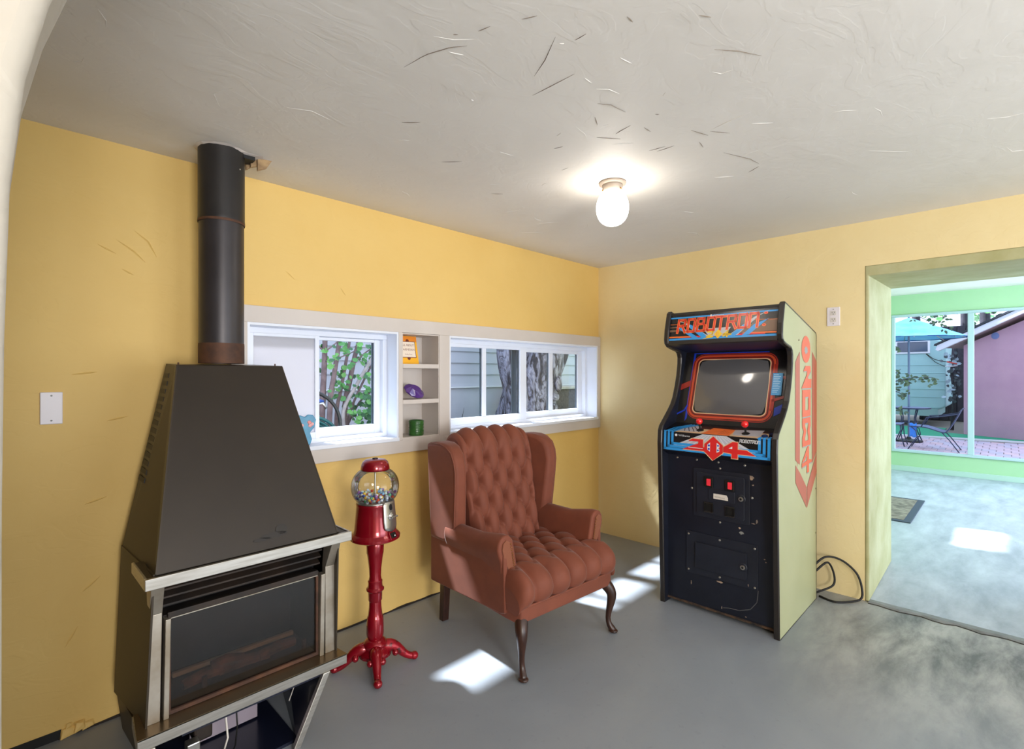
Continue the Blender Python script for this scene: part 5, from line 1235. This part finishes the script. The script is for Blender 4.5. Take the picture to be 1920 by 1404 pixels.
tp = thing('garden_tap', 'small standpipe tap with a blue handle behind the hose outside the left window', 'tap', (1.514,3.32,.88))
MB().lathe([(.016,0),(.016,.30),(.020,.31),(.020,.38),(.012,.40)], n=14).build('standpipe', mat('brown_brass', (84,62,54), .5, .5), tp, smooth=True)
MB().lathe([(.050,.245),(.052,.255),(.040,.262)], n=16).build('copper_flange', mat('copper', (176,104,80), .35, .8), tp)
MB().tube([(-.05,-.01,.36),(0,-.02,.37),(.05,-.01,.355)], .012, 8).build('handle', mat('blue_handle', (52,84,160), .4), tp, smooth=True)
MB().tube([(0,-.01,.34),(.04,-.03,.345),(.06,-.035,.31)], .010, 8).build('spout', M['chrome'], tp, smooth=True)
MB().lathe([(.010,.40),(.010,.56)], n=10).build('riser', mat('white_riser', (206,208,216), .5), tp)
MB().box(-.03,.02,-.01,.01,.53,.57).build('riser_clip', M['artdeep'], tp, bevel=.004)

# ---------------------------------------------------------------- the patio beyond the second room
yard = struct(boxo('yard_ground', mat('yard_soil', (120,112,104), .9), None, GX+.14, 32, -8, 9, -.30, -.012))
patio = sempty('patio')
pv = [mat('lilac_paver', (204,182,194), .8, c2=(188,168,182), scale=7), mat('pink_paver', (212,186,190), .8, c2=(194,168,176), scale=7), mat('grey_paver', (192,182,198), .8, c2=(176,168,184), scale=7)]
pm = []
for m_ in pv: o = MB().box(-.146,.146,-.096,.096,-.05,0).build('paver', m_, None, bevel=.006, seg=1); pm.append(o)
rp = random.Random(5); k = 0
for i in range(17):
    for j in range(16):
        x = 9.75+i*.30; y = -1.25+j*.2+( .1 if i % 2 else 0)
        edge = 14.88-(y-.628)*.10
        if x > edge or y > .155*x+.25 or y < -.02*x-.62: continue
        src = pm[rp.choice((0,0,1,2))]; o = src.copy(); COL.objects.link(o); o.parent = patio; o.location = (x, y, rp.uniform(-.003,.003))
for o in pm: bpy.data.objects.remove(o)
def strip(name, m, x0, x1, z0, z1, ya, yb, sl=-.10):
    return MB().hexa([(x0-(ya-.6)*-sl*-1*-1 if False else x0+sl*(ya-.6),ya,z0),(x1+sl*(ya-.6),ya,z0),(x1+sl*(yb-.6),yb,z0),(x0+sl*(yb-.6),yb,z0),(x0+sl*(ya-.6),ya,z1),(x1+sl*(ya-.6),ya,z1),(x1+sl*(yb-.6),yb,z1),(x0+sl*(yb-.6),yb,z1)]).build(name, m, None, bevel=.006)
struct(strip('curb', mat('pale_curb', (206,204,210), .7), 14.90, 15.02, -.05, .02, -2.2, 3.2))
tag(MB().prism([(14.76,3.2),(15.00,.78),(15.17,-.9),(15.24,-.72),(15.47,-.25),(16.04,.72),(16.3,1.15),(17.6,1.15),(17.6,3.2)], 2, -.05, .008).build('green_turf', mat('green_artificial_turf', (48,160,120), .9, c2=(40,142,108), scale=30, bump=(200,.5,.004)), None), 'strip of bright green artificial turf running behind the brick patio', 'turf', kind='stuff')

ph = thing('pink_house', 'pink stucco outbuilding with a white-edged gable roof right of the patio', 'house', (16.09,.726,0), -121)
pk_ = mat('pink_stucco', (192,152,170), .85, c2=(184,144,164), scale=2.2, bump=(90,.25,.004)); wh = mat('white_fascia', (226,222,232), .6); rf_ = mat('dark_roofing', (52,54,62), .8)
sl_ = (2.75-2.132)/(1.126+.348)
MB().prism([(-.02,-.05),(4.0,-.05),(4.0,2.105+.35),(2.2,2.105+2.2*sl_),(-.02,2.105)], 1, .0, 3.0).build('wall', pk_, ph)
MB().prism([(-.42,2.02),(-.38,2.13),(2.25,2.13+2.63*sl_),(2.25,2.01+2.63*sl_),(-.36,1.985)], 1, -.33, -.28).build('fascia_board', wh, ph, bevel=.006)
MB().prism([(-.44,2.115),(-.42,2.16),(2.25,2.16+2.67*sl_),(2.25,2.12+2.65*sl_)], 1, -.36, 3.1).build('roof', rf_, ph)
MB().prism([(-.38,2.06),(-.38,2.115),(2.25,2.115+2.63*sl_),(2.25,2.06+2.63*sl_)], 1, -.28, 3.0).build('soffit', mat('mauve_soffit', (170,140,150), .7), ph)
MB().lathe([(.075,0),(.075,.012),(.03,.02)], n=20).build('blue_roundel', mat('blue_grey_roundel', (108,122,172), .6), ph, mtx=Matrix.Translation((.62,0,2.29)) @ Matrix.Rotation(R(90),4,'X'))

trl = thing('camper_trailer', 'pale mint metal camper trailer with a small sliding window parked behind the patio table', 'trailer', (18.0,2.8,.0))
mint = mat('pale_mint_metal', (160,196,198), .45, c2=(152,188,192), scale=2)
rp_ = [(-1.62,.55),(-1.62,2.15),(-1.56,2.32),(-1.40,2.40),(1.7,2.40),(1.7,.50),(-1.50,.47)]
MB().prism(rp_, 0, 0, 2.2).build('shell', mint, trl, bevel=.05, seg=4)
p0 = None
for i in range(5):
    z = .80+i*.22
    if p0 is None: p0 = MB().box(-.012,0,-1.60,1.7,-.006,.006).build('seam_ridge', mint, trl, bevel=.003); o = p0
    else: o = dup(p0, trl)
    o.location = (0,0,z if z < 1.95 else 2.02)
TW = (1.54, 3.0, 2.04, 2.41)
MB().box(-.03,0,-1.28,.25,2.0,2.38).build('window_frame', wh, trl, bevel=.008)
for a, b in ((-1.23,-.56),(-.52,.20)): MB().box(-.036,-.030,a,b,2.05,2.33).build('window_pane', mat('dark_trailer_glass', (62,66,92), .15, coat=.5), trl)
MB().box(-.02,2.2,-1.45,1.7,.28,.48).build('skirt', mat('grey_mint_skirt', (140,170,168), .6), trl)
MB().tube([(-.05,-1.20,1.99),(-.08,-1.35,1.85),(-.08,-1.5,1.78),(-.05,-1.75,1.745)], .010, 6).build('cable', M['soot'], trl, smooth=True)
MB().tube([(-.05,-1.20,1.98),(-.08,-1.40,1.75),(-.08,-1.58,1.64),(-.05,-1.68,1.62)], .008, 6).build('cable', M['soot'], trl, smooth=True)
pr = thing('red_pipe', 'red pipe end sticking out of the dark gap beside the trailer', 'pipe', (17.0,1.0,1.70)); MB().tube([(0,.103,.045),(.02,0,.012),(.03,-.09,-.014)], .018, 8).build('pipe', mat('red_pipe_paint', (214,74,70), .5), pr, smooth=True)
pw = thing('white_pipe', 'white pipe below the red one in the dark gap beside the trailer', 'pipe', (17.0,1.0,1.63)); MB().tube([(0,.14,-.01),(.02,0,.0),(.03,-.10,.012)], .016, 8).build('pipe', wh, pw, smooth=True)
gp = thing('dark_shed', 'dark brown weathered shed in the gap between trailer and pink house', 'shed', (20.5,1.1,0))
dkb = mat('dark_weathered_board', (58,54,66), .85, c2=(40,38,48), scale=9)
q0 = None
for i in range(8):
    if q0 is None: q0 = MB().box(0,.05,-.095,.095,0,2.9).build('board', dkb, gp, bevel=.006); o = q0
    else: o = dup(q0, gp)
    o.location = (rp.uniform(0,.03), -.7+i*.2, 0)
MB().box(.05,1.6,-.9,.9,0,2.9).build('shed_body', dkb, gp)
vine = thing('ivy_patch', 'pale tangled ivy leaves climbing in the dark gap beside the pink house', 'ivy', (17.2,1.0,0))
vmt = [leaf_mesh('leaf', mat('pale_blue_leaf', (166,186,200), .5)), leaf_mesh('leaf', mat('dusky_leaf', (74,84,92), .6))]
for i in range(70): leaf(vine, (rl.uniform(-.1,.1), rl.gauss(0,.07), rl.uniform(.75,2.0)), rl.uniform(.06,.12), rl.choice(vmt), face=(-1,-.2,.2))
MB().tube([(0,.02,0),(.02,-.03,.9),(0,.03,1.5),(.02,0,2.1)], [.04,.035,.03,.02], 8).build('stem', dkb, vine, smooth=True)

um = thing('patio_umbrella', 'turquoise blue patio umbrella open over the bistro table', 'umbrella', (13.6,1.50,0))
mb = MB(); N = 8; RR = .98
rings_ = [(0.02,2.62),(.30,2.50),(.62,2.355),(RR,2.185)]
for j, (r, z) in enumerate(rings_):
    for k in range(N*4):
        a = 2*math.pi*k/(N*4)+.2; q = (k % 4)/4; sag = (1-abs(2*q-1)) if k % 4 else 0
        mb.v.append((r*math.cos(a)*(1-.045*sag*(j == 3)), r*math.sin(a)*(1-.045*sag*(j == 3)), z-.05*sag*(j/3)*.6+.03*sag*(j == 3)))
for j in range(3):
    for k in range(N*4): q = (k+1) % (N*4); mb.f.append((j*N*4+k, j*N*4+q, (j+1)*N*4+q, (j+1)*N*4+k))
uc = mb.build('canopy', mat('turquoise_canopy', (104,196,238), .7, c2=(140,214,240), scale=3, stretch=(1,1,3)), um); uc.modifiers.new('thickness','SOLIDIFY').thickness = .004
MB().tube([(RR*.965*math.cos(a+.2),RR*.965*math.sin(a+.2),2.182) for a in [2*math.pi*i/32 for i in range(33)]], .010, 6, cap=False).build('canopy_hem', mat('deep_blue_hem', (20,70,130), .6), um, smooth=True)
r0_ = None
for k in range(8):
    a = 2*math.pi*k/8+.2
    if r0_ is None: r0_ = MB().tube([(.03,0,2.58),(RR*.95,0,2.165)], .007, 6).build('rib', M['chrome'], um); o = r0_
    else: o = dup(r0_, um)
    o.rotation_euler = (0,0,a)
MB().lathe([(.020,.03),(.020,2.64),(.008,2.68)], n=12).build('pole', mat('blue_grey_pole', (96,116,140), .4, .4), um)
MB().lathe([(.24,0),(.24,.03),(.05,.06),(.03,.10)], n=24).build('base', M['black'], um)
irn = mat('dark_blue_iron', (52,60,84), .5, .4); wv = mat('blue_grey_weave', (112,124,156), .6, c2=(92,104,138), scale=40)
tb = thing('bistro_table', 'round blue-grey metal bistro table under the turquoise umbrella', 'table', (13.6,1.50,0))
o = MB().lathe([(.36,.70),(.372,.71),(.372,.722),(.36,.728)], n=36, cap=False); 
n_ = 36; vs = [(.024*math.cos(2*math.pi*i/n_),.024*math.sin(2*math.pi*i/n_),.726) for i in range(n_)]+[(.36*math.cos(2*math.pi*i/n_),.36*math.sin(2*math.pi*i/n_),.728) for i in range(n_)]
MB().add(vs, [(i,(i+1)%n_,(i+1)%n_+n_,i+n_) for i in range(n_)]).build('table_top', wv, tb); o.build('rim', irn, tb, smooth=True)
l0 = None
for k in range(4):
    if l0 is None: l0 = MB().tube([(.20,0,.70),(.15,0,.50),(.17,0,.25),(.29,0,.0)], .011, 7).build('leg', irn, tb, smooth=True); o = l0
    else: o = dup(l0, tb)
    o.rotation_euler = (0,0,R(45+90*k))
MB().tube([(.155*math.cos(a),.155*math.sin(a),.42) for a in [i*2*math.pi/24 for i in range(25)]], .007, 6, cap=False).build('ring_stretcher', irn, tb)
pc = thing('patio_lounge_chair', 'low black metal patio chair with a slung blue-grey seat on the bricks', 'chair', (12.45,1.0,0))
CO = (12.45,1.0,0)
def Cc(P): return [tuple(a-b for a,b in zip(p, CO)) for p in P]
seat = [(.34,.44),(.10,.43),(-.12,.36),(-.20,.37),(-.30,.55),(-.40,.78)]   # along -y: front .34 to back -.40
mb = MB(); sp_ = curve_pts([(y,z) for y,z in seat], 4)
for y, z in sp_:
    for x in (-.24,-.12,0,.12,.24): mb.v.append((x, y, z-.02*(1-(x/.24)**2)))
for j in range(len(sp_)-1):
    for i in range(4): q = j*5+i; mb.f.append((q,q+1,q+6,q+5))
o = mb.build('sling', wv, pc, smooth=True); o.modifiers.new('thickness','SOLIDIFY').thickness = .006
for x in (-.25,.25):
    MB().tube(curve_pts([(x,y,z) for y,z in seat], 4), .010, 7).build('side_rail', irn, pc, smooth=True)
    MB().tube([(x,-.13,.36),(x,-.24,.22),(x*1.05,-.38,.0)], .009, 7).build('back_leg', irn, pc, smooth=True)
    MB().tube([(x,.32,.44),(x,.24,.36),(x,.22,.25),(x*1.05,.36,.0)], .009, 7).build('front_leg', irn, pc, smooth=True)
    MB().tube([(x*1.02,-.36,.70),(x*1.1,-.10,.64),(x*1.1,.08,.62),(x*1.05,.16,.44)], .010, 7).build('arm', irn, pc, smooth=True)
MB().tube([(-.25,-.40,.78),(0,-.43,.80),(.25,-.40,.78)], .010, 7).build('top_rail', irn, pc, smooth=True)
cth = thing('blue_cloth', 'bright blue cloth hanging from the patio chair seat near the table', 'cloth', (12.40,1.30,.42))
MB().grid(lambda u, v: (-.02+.015*math.sin(u*9), .05-.10*u, .06-.26*v+.01*math.sin(u*7)), 8, 8).build('cloth', mat('bright_blue_cloth', (58,130,220), .7), cth, smooth=True).modifiers.new('thickness','SOLIDIFY').thickness = .004
c2_ = thing('patio_chair', 'black metal patio chair left of the bistro table, cut by the window edge', 'chair', (12.75,1.72,0))
MB().box(-.22,.22,-.22,.22,.43,.445).build('seat', wv, c2_, bevel=.006)
for x in (-.2,.2):
    MB().tube([(x,-.2,.43),(x,-.22,.2),(x*1.1,-.27,0)], .010, 7).build('leg', irn, c2_, smooth=True); MB().tube([(x,.2,.85),(x,.18,.43),(x,.20,.2),(x*1.1,.27,0)], .010, 7).build('leg', irn, c2_, smooth=True)
MB().box(-.2,.2,.19,.205,.60,.85).build('backrest', wv, c2_, bevel=.005)
br = thing('leafy_branch', 'dark green leafy branch hanging across the left side of the big window outside', 'branch', (11.5,1.5,1.3))
def bt(P, r): MB().tube([tuple(a-b for a,b in zip(p,(11.5,1.5,1.3))) for p in P], r, 6).build('twig', dkb, br, smooth=True)
bt([(11.5,1.75,1.15),(11.5,1.45,1.30),(11.5,1.20,1.36),(11.5,.95,1.37),(11.5,.85,1.33)], [.016,.012,.009,.006,.003])
bt([(11.5,1.70,1.20),(11.48,1.42,1.10),(11.48,1.30,1.02)], [.012,.008,.004]); bt([(11.5,1.72,1.30),(11.48,1.44,1.46),(11.48,1.38,1.52)], [.012,.008,.004]); bt([(11.5,1.72,1.85),(11.48,1.45,1.93),(11.48,1.38,1.88)], [.01,.006,.003])
DL = [leaf_mesh('leaf', leafmat('dark_green_leaf', (44,66,42), (36,56,40)), False), leaf_mesh('leaf', leafmat('olive_leaf', (62,84,46), (50,72,44)), False)]
for y, z, s_, n in ((1.40,1.36,.05,9),(1.30,1.30,.05,9),(1.22,1.36,.05,10),(1.12,1.34,.04,7),(1.02,1.36,.03,4),(.95,1.25,.03,4),(.88,1.35,.03,4),(1.42,1.20,.05,8),(1.33,1.10,.05,8),(1.40,1.02,.04,6),(1.43,1.45,.03,4),(1.42,1.90,.04,6),(1.44,.82,.04,5),(1.36,.74,.03,4)):
    for i in range(n): leaf(br, (rl.uniform(-.08,.08), y+rl.gauss(0,s_)-1.5, z+rl.gauss(0,s_*.8)-1.3), rl.uniform(.055,.085), rl.choice(DL), face=(-1,-.2,.3), j=.8)
bt([(11.55,1.95,-.1),(11.55,1.93,1.0),(11.56,1.96,2.2),(11.5,1.75,2.6)], [.05,.045,.035,.02]); bt([(11.55,1.93,1.1),(11.5,1.75,1.15)], [.02,.016]); bt([(11.55,1.95,1.8),(11.5,1.72,1.85)], [.014,.01]); bt([(11.55,1.94,1.25),(11.5,1.72,1.30)], [.014,.012]); bt([(11.55,1.93,1.15),(11.5,1.70,1.20)], [.014,.012])
br2 = sempty('upper_twig'); del br2['kind']; br2.parent = br; br2.location = (0,-.6,1.0)
MB().tube([(0,.95,.3),(0,.4,.25),(0,.15,.10),(0,0,-.02),(0,-.12,.03)], [.014,.008,.006,.004,.002], 6).build('twig', dkb, br2, smooth=True)
for y, z, n in ((.0,0,7),(-.10,.05,6),(-.14,-.06,5),(.30,.12,4),(-.05,.12,4)):
    for i in range(n): leaf(br2, (rl.uniform(-.06,.06), y+rl.gauss(0,.04), z+rl.gauss(0,.035)), rl.uniform(.055,.08), rl.choice(DL), face=(-1,-.2,.3), j=.8)
# added tall blocker left of the patio, out of view, to shade the yard
struct(boxo('yard_shade_blocker', sidm, None, 10.0, 22.0, 4.7, 5.0, 0, 9.8))
# trees behind the roofs
for i, (x, y, h, r) in enumerate(((24,1.05,6,.16),(25,.55,6.5,.20),(26,-.2,6,.18),(26,2.6,6,.2))):
    t_ = thing('tall_tree', ['slim tall tree rising directly behind the dark shed','tall tree behind the ridge of the pink roof left side','tall tree behind the pink roof further right','tall tree rising behind the camper trailer'][i], 'tree', (x,y,0), 0, 'tall trees behind the roofs')
    MB().tube([(0,0,0),(.05,.02,h*.4),(-.04,.05,h*.8),(0,0,h)], [r,r*.8,r*.6,r*.3], 10).build('trunk', dkb, t_, smooth=True)
    for k in range(34):
        leaf(t_, (rl.uniform(-.5,.5), rl.gauss(0,.45), rl.uniform(2.5,h)), rl.uniform(.18,.34), rl.choice([DL[0],LM[0],LM[2]]), face=(-1,0,.2))
